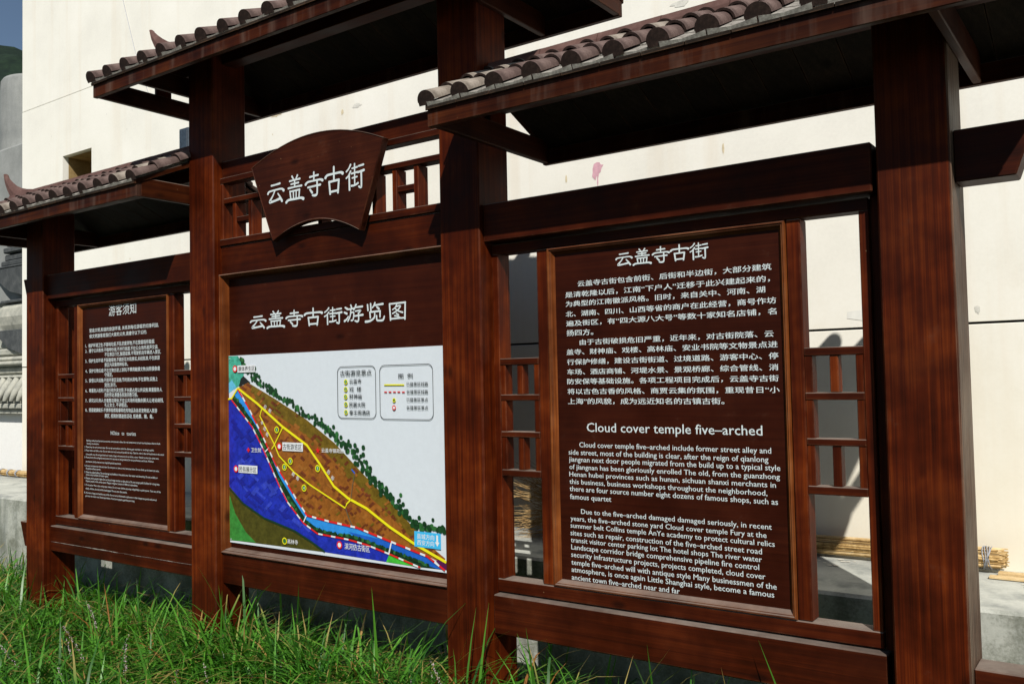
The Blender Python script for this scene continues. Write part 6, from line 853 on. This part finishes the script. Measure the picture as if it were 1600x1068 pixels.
def roof(x0, x1, zf, ties, horns, label, verge_pale=()):
    R = board_part('roof', board)
    R['label'] = label
    ye, yb = -.293, .493
    fas = box('fascia', x0, x1, ye, ye + .025, zf, zf + .066, WF, R, .002)
    box('fascia', x0, x1, yb - .025, yb, zf, zf + .066, WF, R, .002)
    # top strip behind the tiles
    box('eave_strip', x0 + .004, x1 - .004, ye + .008, ye + .03, zf + .0665, zf + .082, WX, R, 0)
    for tx in ties:
        box('tie_beam', tx, tx + .026, ye + .0255, yb - .0255, zf + .003, zf + .098, WY, R, .003)
    for tx in (ties[0], ties[-1]):
        box('king_post', tx + .002, tx + .024, .055, .145, zf + .0985, zf + .235, WZ, R, .002)
    # purlins
    box('purlin', x0 + .03, x1 - .03, .06, .14, zf + .14, zf + .205, WX, R, .003)
    # soffit boards on both slopes
    nb = max(1, round((x1 - x0) / .145))
    bw = (x1 - x0) / nb
    me = None
    for s in (-1, 1):
        for k in range(nb):
            xa, xb_ = x0 + k * bw + .002, x0 + (k + 1) * bw - .002
            da, db = .405, .002
            zA, zB = zf + .066 + .43 * (.393 - da), zf + .066 + .43 * (.393 - db)
            jz = random.uniform(0, .002)
            v = [(x, RY + s * d, z + t + jz) for x in (xa, xb_) for d, z in ((da, zA), (db, zB)) for t in (0, .012)]
            f = [(0, 2, 3, 1), (4, 5, 7, 6), (0, 4, 6, 2), (1, 3, 7, 5), (0, 1, 5, 4), (2, 6, 7, 3)]
            mesh_obj('soffit_board', v, f, WSOF, R)
    # verge boards under the outer tile columns
    for gx in (x0 - .004, x1 - .018):
        for s in (-1, 1):
            pts = [(RY + s * .400, zf + .060), (RY + s * .400, zf + .083), (RY + s * .001, zf + .262), (RY + s * .001, zf + .236)]
            prism('verge_board', pts, gx, gx + .022, WY, R, .001, axis='x')
    # tiles
    zt = zf + .088
    pitch = .152
    ncol = int(round((x1 - x0) / pitch)) + 1
    pitch = (x1 - x0 - .03) / (ncol - 1)
    rng = random.Random(int(x0 * 100))
    C = .125
    bv, bf = [], []
    for c in range(ncol):
        cx = x0 + .010 + c * pitch
        for r in range(4):
            d = .41 - r * C
            me = (CAPE if r == 0 else CAP)
            if c in verge_pale or rng.random() < .05:
                me = CAPEP if r == 0 else CAPP
            o = bpy.data.objects.new('roof_tile', me)
            o.location = (cx + rng.uniform(-.003, .003), RY - d, zt + SL * (.41 - d) + .002 + rng.uniform(0, .0015))
            o.rotation_euler = (ANG - .035 + rng.uniform(-.012, .012), rng.uniform(-.03, .03), rng.uniform(-.03, .03))
            o.scale = (rng.uniform(.97, 1.04), 1 if r < 3 else .3, rng.uniform(.95, 1.05))
            link(o, R)
            if c < ncol - 1:
                p = bpy.data.objects.new('pan_tile', PANM)
                p.location = (cx + pitch / 2 + rng.uniform(-.001, .001), RY - d + rng.uniform(-.003, .003), zt + SL * (.41 - d) + .001 * r)
                p.rotation_euler = (ANG - .03, rng.uniform(-.01, .01), 0)
                if r == 3:
                    p.scale = (1, .3, 1)
                link(p, R)
            # back slope, never seen from the street: joined
            for src, px, dz in () if r == 3 else ((CAP, cx, .002),) + (((PANM, cx + pitch / 2, 0),) if c < ncol - 1 else ()):
                M = Matrix.Translation((px, RY + d, zt + SL * (.41 - d) + dz)) @ Matrix.Rotation(math.pi, 4, 'Z') @ Matrix.Rotation(ANG - .03, 4, 'X')
                b0 = len(bv)
                bv += [tuple(M @ vv.co) for vv in src.vertices]
                bf += [tuple(b0 + i for i in pl.vertices) for pl in src.polygons]
    bo = mesh_obj('back_slope_tiles', bv, bf, TILE, R)
    bo['kind'] = 'stuff'
    # ridge
    zr = zt + SL * .41
    sec = [(-.034, zr - .03), (-.032, zr + .020), (-.020, zr + .046), (0, zr + .054), (.020, zr + .046), (.032, zr + .020), (.034, zr - .03)]
    nseg = max(1, round((x1 - x0) / .24))
    w = (x1 - x0) / nseg
    for k in range(nseg):
        a, b = x0 + k * w + .0015, x0 + (k + 1) * w - .0015
        v = [(a, RY + p, q) for p, q in sec] + [(b, RY + p, q + .001) for p, q in sec]
        m = len(sec)
        f = [(i, i + 1, m + i + 1, m + i) for i in range(m - 1)] + [tuple(range(m)), tuple(range(m, 2 * m))[::-1]]
        mesh_obj('ridge_tile', v, f, RIDGE, R)
    for hx, s in horns:
        # upturned horn: a curved tapering blade; s = -1 points left
        v, f = [], []
        prof = [(.26, .050, .056), (.19, .050, .066), (.12, .050, .082), (.06, .050, .104), (.01, .050, .132), (-.035, .050, .162), (-.068, .050, .188), (-.090, .050, .206)]
        low = [-.03, -.03, -.02, .005, .040, .090, .140, .196]
        for i, ((u, zlo, zhi), zl) in enumerate(zip(prof, low)):
            hw = .030 * (1 - .45 * i / 7)
            X = hx + s * -u
            zz = zr
            v += [(X, RY - hw, zz + zl), (X, RY - hw * .9, zz + (zl + zhi) / 2), (X, RY, zz + zhi), (X, RY + hw * .9, zz + (zl + zhi) / 2), (X, RY + hw, zz + zl)]
        for i in range(len(prof) - 1):
            for k in range(5):
                a, b = i * 5 + k, i * 5 + (k + 1) % 5
                f.append((a, b, b + 5, a + 5))
        f.append((0, 1, 2, 3, 4))
        f.append(tuple(5 * (len(prof) - 1) + k for k in range(5))[::-1])
        mesh_obj('ridge_horn', v, f, RIDGE, R)
    return R

ZF, ZFM = 1.905, 2.464
roof(-3.730, -1.671, ZF, [-3.730, -3.3715, -1.6975], [(-3.73, -1)], 'lower left roof', (13,))
roof(.196, 2.236, ZF, [.2005, 1.8745, 2.210], [(2.236, 1)], 'lower right roof', (0, 1))
roof(-2.056, .589, ZFM, [-2.056, -1.6975, .2005, .563], [(-2.056, -1), (.589, 1)], 'raised middle roof')

# ------------------------------------------------------------------ lettering
_txt = []
def text(name, s, x0, x1, z, em, y, material, parent, cjk=True, bold=0.012, center=False, rot=0.0, res=2):
    c = bpy.data.curves.new(name, 'FONT')
    c.body = s
    c.size = 1.0
    c.offset = 0.0
    c.resolution_u = res
    c.fill_mode = 'FRONT'
    o = bpy.data.objects.new(name, c)
    COL.objects.link(o)
    _txt.append((name, o, x0, x1, z, em, y, material, parent, cjk, center, rot, bold))

def flush_text():
    bpy.context.view_layer.update()
    dg = bpy.context.evaluated_depsgraph_get()
    for (name, o, x0, x1, z, em, y, material, parent, cjk, center, rot, bold) in _txt:
        me = bpy.data.meshes.new_from_object(o.evaluated_get(dg))
        co = [v.co.copy() for v in me.vertices]
        if not co:
            continue
        mnx, mxx = min(c.x for c in co), max(c.x for c in co)
        mnz, mxz = min(c.y for c in co), max(c.y for c in co)
        if center:
            sx = em
            mxc, mzc = (mnx + mxx) / 2, (mnz + mxz) / 2
            cr, sr = math.cos(rot), math.sin(rot)
            for v, c in zip(me.vertices, co):
                a, b = (c.x - mxc) * em, (c.y - mzc) * em
                v.co = (x0 + a * cr - b * sr, y, z + a * sr + b * cr)
        else:
            sx = (x1 - x0) / (mxx - mnx)
            zo = z + (.10 * em if cjk else 0)
            for v, c in zip(me.vertices, co):
                v.co = (x0 + (c.x - mnx) * sx, y, zo + c.y * em)
        if bold:
            # heavier strokes: the outline repeated a hair to the side and above
            vv = [tuple(v.co) for v in me.vertices]
            ff = [tuple(p.vertices) for p in me.polygons]
            n0 = len(vv)
            V2, F2 = [], []
            for q, (dx, dz) in enumerate(((0, 0), (bold * 1.4, 0), (0, bold * 1.4), (bold * 1.4, bold * 1.4))):
                V2 += [(a + dx * sx, b - .00006 * q, c + dz * em) for a, b, c in vv]
                F2 += [tuple(i + q * n0 for i in p) for p in ff]
            me = bpy.data.meshes.new(name)
            me.from_pydata(V2, [], F2)
            me.update()
        me.materials.clear()
        me.materials.append(material)
        me.name = name
        ot = link(bpy.data.objects.new(name, me), parent)
        if len(me.polygons) > 60:
            ot['kind'] = 'stuff'
        cu = o.data
        bpy.data.objects.remove(o)
        bpy.data.curves.remove(cu)
    _txt.clear()

YP = .0912          # just in front of the side panels
def block(lines, y, parent, cjk, bold, k):
    for (s, x0, x1, z, h) in lines:
        text('text_line', s, x0, x1, z, h / k, y, WHITEL, parent, cjk, bold)
block(RC, YP, panR, True, .012, 1.02)
block(RE[:1], YP, panR, False, .004, .70)
block(RE[1:], YP, panR, False, .006, .71)
block(LC[:1], YP, panL, True, .0, .88)
block(LC[1:], YP, panL, True, .012, .88)
block(LE, YP, panL, False, .0, .64)

# brush-written headline characters, drawn stroke by stroke in a 100 x 100 box
GL = {
 '云': [[(24,84,9),(50,85,8),(76,87,10)],[(3,50,12),(12,58,9),(50,61,8),(85,61,9),(98,52,14)],[(46,60,9),(34,38,8),(14,12,12),(22,9,12),(48,12,10),(78,18,13)],[(64,42,7),(76,26,9),(88,5,13)]],
 '盖': [[(34,99,9),(42,88,7)],[(66,99,9),(58,88,7)],[(20,82,8),(50,83,7),(80,84,9)],[(28,69,7),(72,70,8)],[(12,55,9),(50,56,7),(90,56,9)],[(50,84,8),(50,56,8)],[(22,42,8),(27,10,8)],[(78,43,8),(74,10,8)],[(22,41,7),(79,42,8)],[(42,41,7),(43,10,7)],[(59,41,7),(58,10,7)],[(0,2,12),(14,9,10),(50,9,9),(86,9,10),(100,4,14)]],
 '寺': [[(27,83,9),(50,84,8),(74,85,9)],[(50,99,9),(50,66,8)],[(3,56,12),(16,64,9),(50,65,8),(84,65,9),(98,60,13)],[(16,42,9),(50,43,8),(86,44,10)],[(68,62,9),(68,14,9),(58,5,11),(42,7,9)],[(28,32,9),(40,18,11)]],
 '古': [[(2,66,13),(14,74,10),(50,75,9),(86,75,10),(99,70,14)],[(50,100,10),(50,50,9)],[(23,48,10),(28,2,10)],[(22,47,9),(78,49,10)],[(78,49,10),(72,2,10)],[(27,9,9),(73,10,9)]],
 '街': [[(26,98,9),(16,84,7),(3,74,8)],[(26,72,9),(14,56,7),(2,48,8)],[(18,60,9),(19,0,10)],[(34,82,7),(62,84,8)],[(48,98,8),(48,62,7)],[(31,62,8),(65,64,8)],[(35,44,7),(61,46,7)],[(48,60,7),(48,14,7)],[(30,14,9),(48,14,8),(66,20,9)],[(70,86,8),(96,88,9)],[(66,62,9),(98,66,11)],[(84,64,10),(84,10,9),(80,2,11),(70,6,8)]],
 '游': [[(6,88,9),(18,78,12)],[(1,60,9),(14,52,12)],[(2,10,12),(12,18,9),(22,34,7)],[(36,99,9),(40,86,9)],[(22,76,8),(54,79,9)],[(36,76,8),(33,40,8),(20,8,9)],[(35,54,7),(51,55,8),(48,16,8),(38,10,9)],[(64,99,9),(57,80,8),(52,70,7)],[(60,84,8),(97,86,10)],[(60,62,7),(88,64,8),(77,50,7)],[(76,50,8),(77,12,9),(70,2,11),(58,7,8)],[(54,34,8),(99,38,11)]],
 '览': [[(12,92,9),(14,62,9)],[(28,96,9),(29,56,9)],[(50,99,9),(44,84,8),(36,74,7)],[(48,86,8),(90,90,10)],[(60,76,9),(70,66,11)],[(24,52,9),(26,22,9)],[(24,52,8),(76,54,9)],[(76,54,9),(75,24,9)],[(49,44,8),(46,22,9),(26,6,10),(2,3,12)],[(58,30,9),(60,8,9),(72,4,9),(90,6,10),(97,24,8)]],
 '图': [[(4,94,10),(9,2,11)],[(4,94,9),(96,96,10)],[(95,96,10),(92,2,11)],[(8,8,9),(92,9,9)],[(46,86,8),(36,70,7),(22,60,7)],[(42,76,8),(68,78,8),(50,54,8),(22,38,8)],[(36,66,7),(56,50,8),(80,40,10)],[(44,36,8),(56,28,9)],[(34,24,8),(50,20,8),(64,12,9)]],
}
def brush(ch, x0, x1, z0, z1, y, parent):
    v, f = [], []
    sx, sz = (x1 - x0) / 100, (z1 - z0) / 100
    k = 0.92 * (sx + sz) / 2
    for si, st in enumerate(GL[ch]):
        # resample with a smooth curve
        P = []
        m = len(st)
        for i in range(m - 1):
            p0, p1, p2, p3 = st[max(i - 1, 0)], st[i], st[i + 1], st[min(i + 2, m - 1)]
            for q in range(6):
                t = q / 6
                P.append(tuple(.5 * (2 * p1[a] + (-p0[a] + p2[a]) * t + (2 * p0[a] - 5 * p1[a] + 4 * p2[a] - p3[a]) * t * t + (-p0[a] + 3 * p1[a] - 3 * p2[a] + p3[a]) * t ** 3) for a in range(3)))
        P.append(st[-1])
        Q = [(x0 + px * sx, z0 + pz * sz, w * k * .5) for px, pz, w in P]
        yy = y - .00012 * si
        L, Rr = [], []
        for i, (px, pz, w) in enumerate(Q):
            a, b = Q[max(i - 1, 0)], Q[min(i + 1, len(Q) - 1)]
            dx, dz = b[0] - a[0], b[1] - a[1]
            l = math.hypot(dx, dz) or 1
            nx, nz = -dz / l, dx / l
            L.append((px + nx * w, pz + nz * w))
            Rr.append((px - nx * w, pz - nz * w))
        def cap(end):
            i, j = (0, 1) if end == 0 else (len(Q) - 1, len(Q) - 2)
            dx, dz = Q[i][0] - Q[j][0], Q[i][1] - Q[j][1]
            l = math.hypot(dx, dz) or 1
            a0 = math.atan2(dz, dx)
            w = Q[i][2]
            return [(Q[i][0] + w * math.cos(a0 + t), Q[i][1] + w * math.sin(a0 + t)) for t in (-1.1, -.55, 0, .55, 1.1)]
        outline = L[::-1] if False else []
        outline = L + cap(1)[::-1] + Rr[::-1] + cap(0)[::-1]
        # strip quads + fan caps
        b = len(v)
        for (a_, c_) in zip(L, Rr):
            v += [(a_[0], yy, a_[1]), (c_[0], yy, c_[1])]
        for i in range(len(L) - 1):
            f.append((b + 2 * i, b + 2 * i + 1, b + 2 * i + 3, b + 2 * i + 2))
        for end in (0, 1):
            pts = cap(end)
            i0 = b if end == 0 else b + 2 * (len(L) - 1)
            c0 = len(v)
            v += [(p[0], yy, p[1]) for p in pts]
            if end == 1:
                f.append((i0 + 1,) + tuple(range(c0, c0 + 5)) + (i0,))
            else:
                f.append((i0,) + tuple(range(c0, c0 + 5)) + (i0 + 1,))
    return mesh_obj('character', v, f, WHITEL, parent)
for row, y, par in ((G_FAN, -.0112, plaque), (G_MAP, .0745, panM), (G_R, YP, panR)):
    for (ch, x0, x1, z0, z1) in row:
        brush(ch, x0, x1, z0, z1, y, par)

# ------------------------------------------------------------------ the town map
XA, XB, ZA, ZB = -1.4520, -.012, .199, 1.124
mb = box('map_board', XA, XB, .0695, .0755, ZA, ZB, MC['sheet'], board, 0)
def mp(name, pts, m, y):
    pts = [(min(max(x, XA + .002), XB - .002), min(max(z, ZA + .006), ZB - .002)) for x, z in pts]
    return mesh_obj(name, [(x, y, z) for x, z in pts], [tuple(range(len(pts)))], MC[m], mb)
Y0 = .0692
for i, (m, pts) in enumerate(MAP_POLYS):
    mp('map_area', pts, m, Y0 - .00012 * i)
Y1 = Y0 - .0018
def joined(name, groups, y, stuff=True):
    mats = sorted(groups)
    v, f, mi = [], [], []
    for gi, m in enumerate(mats):
        for pts in groups[m]:
            b = len(v)
            v += [(x, y if len(p_) == 2 else p_[2], z) for p_ in pts for (x, z) in [p_[:2]]]
            f.append(tuple(range(b, b + len(pts))))
            mi.append(gi)
    o = mesh_obj(name, v, f, [MC[m] for m in mats], mb)
    o.data.polygons.foreach_set('material_index', mi)
    if stuff:
        o['kind'] = 'stuff'
    return o
G = {}
for i, (m, pts) in enumerate(MAP_BLOCKS):
    G.setdefault(m, []).append([(x, z, Y1 - .000004 * i) for x, z in pts])
joined('map_blocks', G, Y1)
Y2 = Y1 - .0012
G = {}
for i, ((x, z), r, m) in enumerate(MAP_DOTS):
    if not (XA + .004 < x - r and x + r < XB - .004 and z - r > ZA + .012):
        continue
    G.setdefault(m, []).append([(x + r * math.cos(t), z + r * math.sin(t), Y2 - .000003 * i) for t in [2 * math.pi * k / 9 for k in range(9)]])
joined('map_trees', G, Y2)
Y3 = Y2 - .0014
def ribbon(pts, w):
    """mitred ribbon outline"""
    Lh, Rh = [], []
    for i, (x, z) in enumerate(pts):
        a, b = pts[max(i - 1, 0)], pts[min(i + 1, len(pts) - 1)]
        dx, dz = b[0] - a[0], b[1] - a[1]
        l = math.hypot(dx, dz) or 1
        nx, nz = -dz / l * w / 2, dx / l * w / 2
        Lh.append((x + nx, z + nz))
        Rh.append((x - nx, z - nz))
    return Lh, Rh
def clampp(p):
    return (min(max(p[0], XA + .001), XB - .001), min(max(p[1], ZA + .006), ZB - .001))
def lines(name, items, y):
    mats = sorted({m for m, w, p in items})
    v, f, mi = [], [], []
    for k, (m, w, pts) in enumerate(items):
        if len(pts) < 2:
            continue
        Lh, Rh = ribbon(pts, w)
        b = len(v)
        for p, q in zip(Lh, Rh):
            p, q = clampp(p), clampp(q)
            v += [(p[0], y - .00001 * k, p[1]), (q[0], y - .00001 * k, q[1])]
        for i in range(len(Lh) - 1):
            f.append((b + 2 * i, b + 2 * i + 1, b + 2 * i + 3, b + 2 * i + 2))
            mi.append(mats.index(m))
    o = mesh_obj(name, v, f, [MC[m] for m in mats], mb)
    o.data.polygons.foreach_set('material_index', mi)
    return o
lines('map_routes', MAP_LINES, Y3)
lines('map_legend_lines', MAP_LEGL, Y3)
Y4 = Y3 - .0010
for m, (x0, x1, z0, z1) in MAP_LABELS:
    mp('map_label', [(x0, z0), (x1, z0), (x1, z1), (x0, z1)], m, Y4)
for (x0, x1, z0, z1) in MAP_FRAMES:
    r = .028
    o_, i_ = [], []
    for (cx, cz, a0) in ((x1 - r, z1 - r, 0), (x0 + r, z1 - r, 90), (x0 + r, z0 + r, 180), (x1 - r, z0 + r, 270)):
        for k in range(6):
            a = math.radians(a0 + 18 * k)
            o_.append((cx + r * math.cos(a), cz + r * math.sin(a)))
            i_.append((cx + (r - .0028) * math.cos(a), cz + (r - .0028) * math.sin(a)))
    n = len(o_)
    mesh_obj('legend_frame', [(x, Y3, z) for x, z in o_ + i_], [(k, (k + 1) % n, n + (k + 1) % n, n + k) for k in range(n)], MC['black'], mb)
def disc(name, c, r, m, y, n=20, sz=1.0):
    return mp(name, [(c[0] + r * math.cos(2 * math.pi * k / n), c[1] + r * sz * math.sin(2 * math.pi * k / n)) for k in range(n)], m, y)
Y5 = Y4 - .0004
for c in MAP_RINGS:
    disc('map_marker', c, .0175, 'red', Y5)
    disc('map_marker', c, .0105, 'white', Y5 - .0002)
for s, c in MAP_NUMS + [('', MAP_MISC['gao'])]:
    disc('map_marker', c, .0165, 'yellow', Y5)
    disc('map_marker', c, .0115, 'green' if s else 'tree3', Y5 - .0002)
    if s:
        text('map_number', s, c[0], 0, c[1], .019, Y5 - .0004, MC['white'], mb, False, .01, True)
for s, c in MAP_LEG:
    disc('map_marker', c, .0115, 'yellow', Y5)
    disc('map_marker', c, .0078, 'green', Y5 - .0002)
    text('map_number', s, c[0], 0, c[1], .012, Y5 - .0004, MC['white'], mb, False, 0, True)
disc('map_marker', MAP_LEGC[0], .0095, 'yellow', Y5)
disc('map_marker', MAP_LEGC[0], .0055, 'tree3', Y5 - .0002)
disc('map_marker', MAP_LEGC[1], .0105, 'red', Y5)
disc('map_marker', MAP_LEGC[1], .0060, 'white', Y5 - .0002)
cx, cz = MAP_MISC['star']
mp('map_star', [(cx + (.017 if k % 2 == 0 else .007) * math.sin(k * math.pi / 5), cz + (.017 if k % 2 == 0 else .007) * math.cos(k * math.pi / 5)) for k in range(10)], 'red', Y5)
cx, cz = MAP_MISC['cross']
a, b = .004, .011
mp('map_cross', [(cx - a, cz + b), (cx - a, cz + a), (cx - b, cz + a), (cx - b, cz - a), (cx - a, cz - a), (cx - a, cz - b), (cx + a, cz - b), (cx + a, cz - a), (cx + b, cz - a), (cx + b, cz + a), (cx + a, cz + a), (cx + a, cz + b)], 'red', Y5)
cx, cz = MAP_MISC['arrow']
mp('map_arrow', [(cx - .005, cz + .022), (cx - .005, cz - .006), (cx - .012, cz - .006), (cx, cz - .024), (cx + .012, cz - .006), (cx + .005, cz - .006), (cx + .005, cz + .022)], 'white', Y5)
for (s, x0, x1, z, h, c) in MAP_TEXT:
    text('map_text', s, x0, x1, z, h / .88, Y5, MC[c], mb, True, .008)
for i, (s, c) in enumerate(MAP_VT):
    text('map_text', s, c[0], 0, c[1], .021, Y5, MC['white'], mb, True, .01, True, -.55)
mp('map_border', [(XA, ZA), (XB, ZA), (XB, ZA + .006), (XA, ZA + .006)], 'white', Y5)
flush_text()
# screws at the sheet corners
for (x, z) in ((XA + .012, ZA + .016), (XA + .012, ZB - .016)):
    v, f = [], []
    tube(v, f, [Vector((x, .0688, z)), Vector((x, .0655, z))], [.004, .0035], 8)
    mesh_obj('screw', v, f, WIRE, mb, False)

# ------------------------------------------------------------------ lilyturf grass
import numpy as np
rs = np.random.RandomState(7)
def grass(name, label, n_tuft, xr, yr, per, seed, boost=1.0):
    rs = np.random.RandomState(seed)
    tx = rs.uniform(xr[0], xr[1], n_tuft)
    ty = rs.uniform(yr[0], yr[1], n_tuft)
    keep = ~((ty > -.03) & (ty < .23) & (((tx > -3.37) & (tx < -3.12)) | ((tx > -1.70) & (tx < -1.44)) | ((tx > -.03) & (tx < .23)) | ((tx > 1.64) & (tx < 1.9))))
    tx, ty = tx[keep], ty[keep]
    n = len(tx) * per
    bx = np.repeat(tx, per) + rs.normal(0, .011, n)
    by = np.repeat(ty, per) + rs.normal(0, .011, n)
    az = rs.uniform(0, 2 * np.pi, n)
    pull = rs.rand(n) < .38                      # more leaves hang towards the sun and the path
    az = np.where(pull, rs.normal(-.7, .8, n), az)
    tall = boost * np.repeat(rs.uniform(.72, 1.15, len(tx)), per)
    L = tall * rs.uniform(.26, .58, n)
    stiff = rs.rand(n) < .014
    L = np.where(stiff, tall * rs.uniform(.38, .56, n), L)
    lean = np.where(stiff, rs.uniform(.02, .30, n), rs.uniform(.05, .85, n))
    curl = np.where(stiff, rs.uniform(.05, .8, n), rs.uniform(1.2, 3.1, n))
    wd = np.where(stiff, rs.uniform(.010, .015, n), rs.uniform(.0065, .0125, n))
    K = 7
    pos = np.zeros((n, K, 3))
    x, y, z = bx.copy(), by.copy(), np.full(n, GZ)
    twist = rs.uniform(-.5, .5, n)
    side = np.zeros((n, K, 3))
    for k in range(K):
        pos[:, k, 0], pos[:, k, 1], pos[:, k, 2] = x, y, z
        t = k / (K - 1)
        a = az + twist * t
        side[:, k, 0], side[:, k, 1] = -np.sin(a), np.cos(a)
        ang = lean + curl * t ** 1.4
        st = L / (K - 1)
        x = x + st * np.sin(ang) * np.cos(a)
        y = y + st * np.sin(ang) * np.sin(a)
        z = z + st * np.cos(ang)
    pos[:, :, 2] = np.maximum(pos[:, :, 2], GZ + .004)
    pos[:, :, 1] = np.where(pos[:, :, 1] > LY - .01, LY - .01, pos[:, :, 1])
    wprof = np.array([.6, .9, 1, 1, .85, .5, .02])
    off = side * (wd[:, None] * wprof[None, :])[:, :, None]
    V = np.concatenate([pos - off / 2, pos + off / 2], axis=2).reshape(n, K, 2, 3)
    V = V.reshape(-1, 3)
    base = (np.arange(n) * K * 2)[:, None, None]
    k = (np.arange(K - 1) * 2)[None, :, None]
    F = base + k + np.array([0, 1, 3, 2])[None, None, :]
    F = F.reshape(-1, 4)
    me = bpy.data.meshes.new(name)
    me.vertices.add(len(V))
    me.vertices.foreach_set('co', V.ravel())
    me.loops.add(F.size)
    me.loops.foreach_set('vertex_index', F.ravel())
    me.polygons.add(len(F))
    me.polygons.foreach_set('loop_start', np.arange(len(F)) * 4)
    me.update(calc_edges=True)
    g0 = np.array([.018, .085, .008])
    g1 = np.array([.105, .31, .028])
    u = rs.rand(n)[:, None] ** 1.2
    col = g0 * (1 - u) + g1 * u
    dry = rs.rand(n)
    col[(dry < .035) & ~stiff] = (.36, .22, .07)
    col[(dry >= .035) & (dry < .062) & ~stiff] = (.26, .11, .03)
    C = np.ones((n, K, 2, 4))
    C[:, :, :, :3] = col[:, None, None, :]
    tip = rs.rand(n) < .2
    C[tip, K - 1, :, :3] = (.42, .28, .10)
    C[tip, K - 2, :, :3] = (.32, .26, .08)
    C[:, 0, :, :3] *= (1.15, .9, .9)
    ca = me.color_attributes.new('tint', 'FLOAT_COLOR', 'POINT')
    ca.data.foreach_set('color', C.ravel())
    me.materials.append(GRASS)
    me.polygons.foreach_set('use_smooth', [True] * len(F))
    o = bpy.data.objects.new(name, me)
    link(o)
    return tag(o, label, 'grass', kind='stuff')
grass('lilyturf', 'dense green lilyturf with arching strap leaves growing in front of and under the notice board', 1900, (-5.2, 2.4), (-1.25, .40), 30, 3)
grass('lilyturf', 'taller lilyturf with long upright leaves reaching up in front of the bottom rails', 430, (-1.5, 1.9), (-.34, .02), 26, 31, 1.27)
grass('lilyturf', 'looser lilyturf of the verge beyond the left end of the notice board', 500, (-8.5, -5.2), (-1.6, .45), 24, 9)
grass('lilyturf', 'lilyturf of the verge nearer the street and past the right end', 700, (-5.0, 3.6), (-2.0, -1.25), 20, 12)

# flower spikes
def spike_mesh(seed):
    rg = random.Random(seed)
    v, f = [], []
    H = rg.uniform(.34, .44)
    ln = rg.uniform(.05, .13)
    pts = [Vector((ln * (k / 6) ** 2, 0, H * k / 6)) for k in range(7)]
    tube(v, f, pts, [.0016] * 6 + [.0008], 4)
    ns = len(f)
    for k in range(52):
        t = rg.uniform(.58, 1.0)
        p = Vector((ln * t * t, 0, H * t))
        a = rg.uniform(0, 6.283)
        r = .0035 + .0045 * (1 - t) * 2
        c = p + Vector((r * math.cos(a), r * math.sin(a), 0))
        s = rg.uniform(.0016, .0028)
        b = len(v)
        v += [tuple(c + Vector(d) * s) for d in ((1, 0, 0), (0, 1, 0), (-1, 0, 0), (0, -1, 0), (0, 0, 1.3), (0, 0, -1.3))]
        f += [(b, b + 1, b + 4), (b + 1, b + 2, b + 4), (b + 2, b + 3, b + 4), (b + 3, b, b + 4), (b + 1, b, b + 5), (b + 2, b + 1, b + 5), (b + 3, b + 2, b + 5), (b, b + 3, b + 5)]
    me = bpy.data.meshes.new('flower_spike')
    me.from_pydata(v, [], f)
    me.materials.append(STEM)
    me.materials.append(FLOWER)
    me.polygons.foreach_set('material_index', [0] * ns + [1] * (len(f) - ns))
    me.update()
    return me
SM = [spike_mesh(s) for s in range(4)]
spots = SPIKES
rg = random.Random(21)
for i, (x, y, zz) in enumerate(spots):
    o = bpy.data.objects.new('flower_spike', SM[i % 4])
    o.location = (x, y, GZ + zz)
    o.rotation_euler = (rg.uniform(-.1, .1), rg.uniform(-.15, .15), rg.uniform(0, 6.28))
    link(o)
    tag(o, 'slender pale lilac lilyturf flower spike rising among the green leaves', 'flower', 'lilyturf flower spikes')
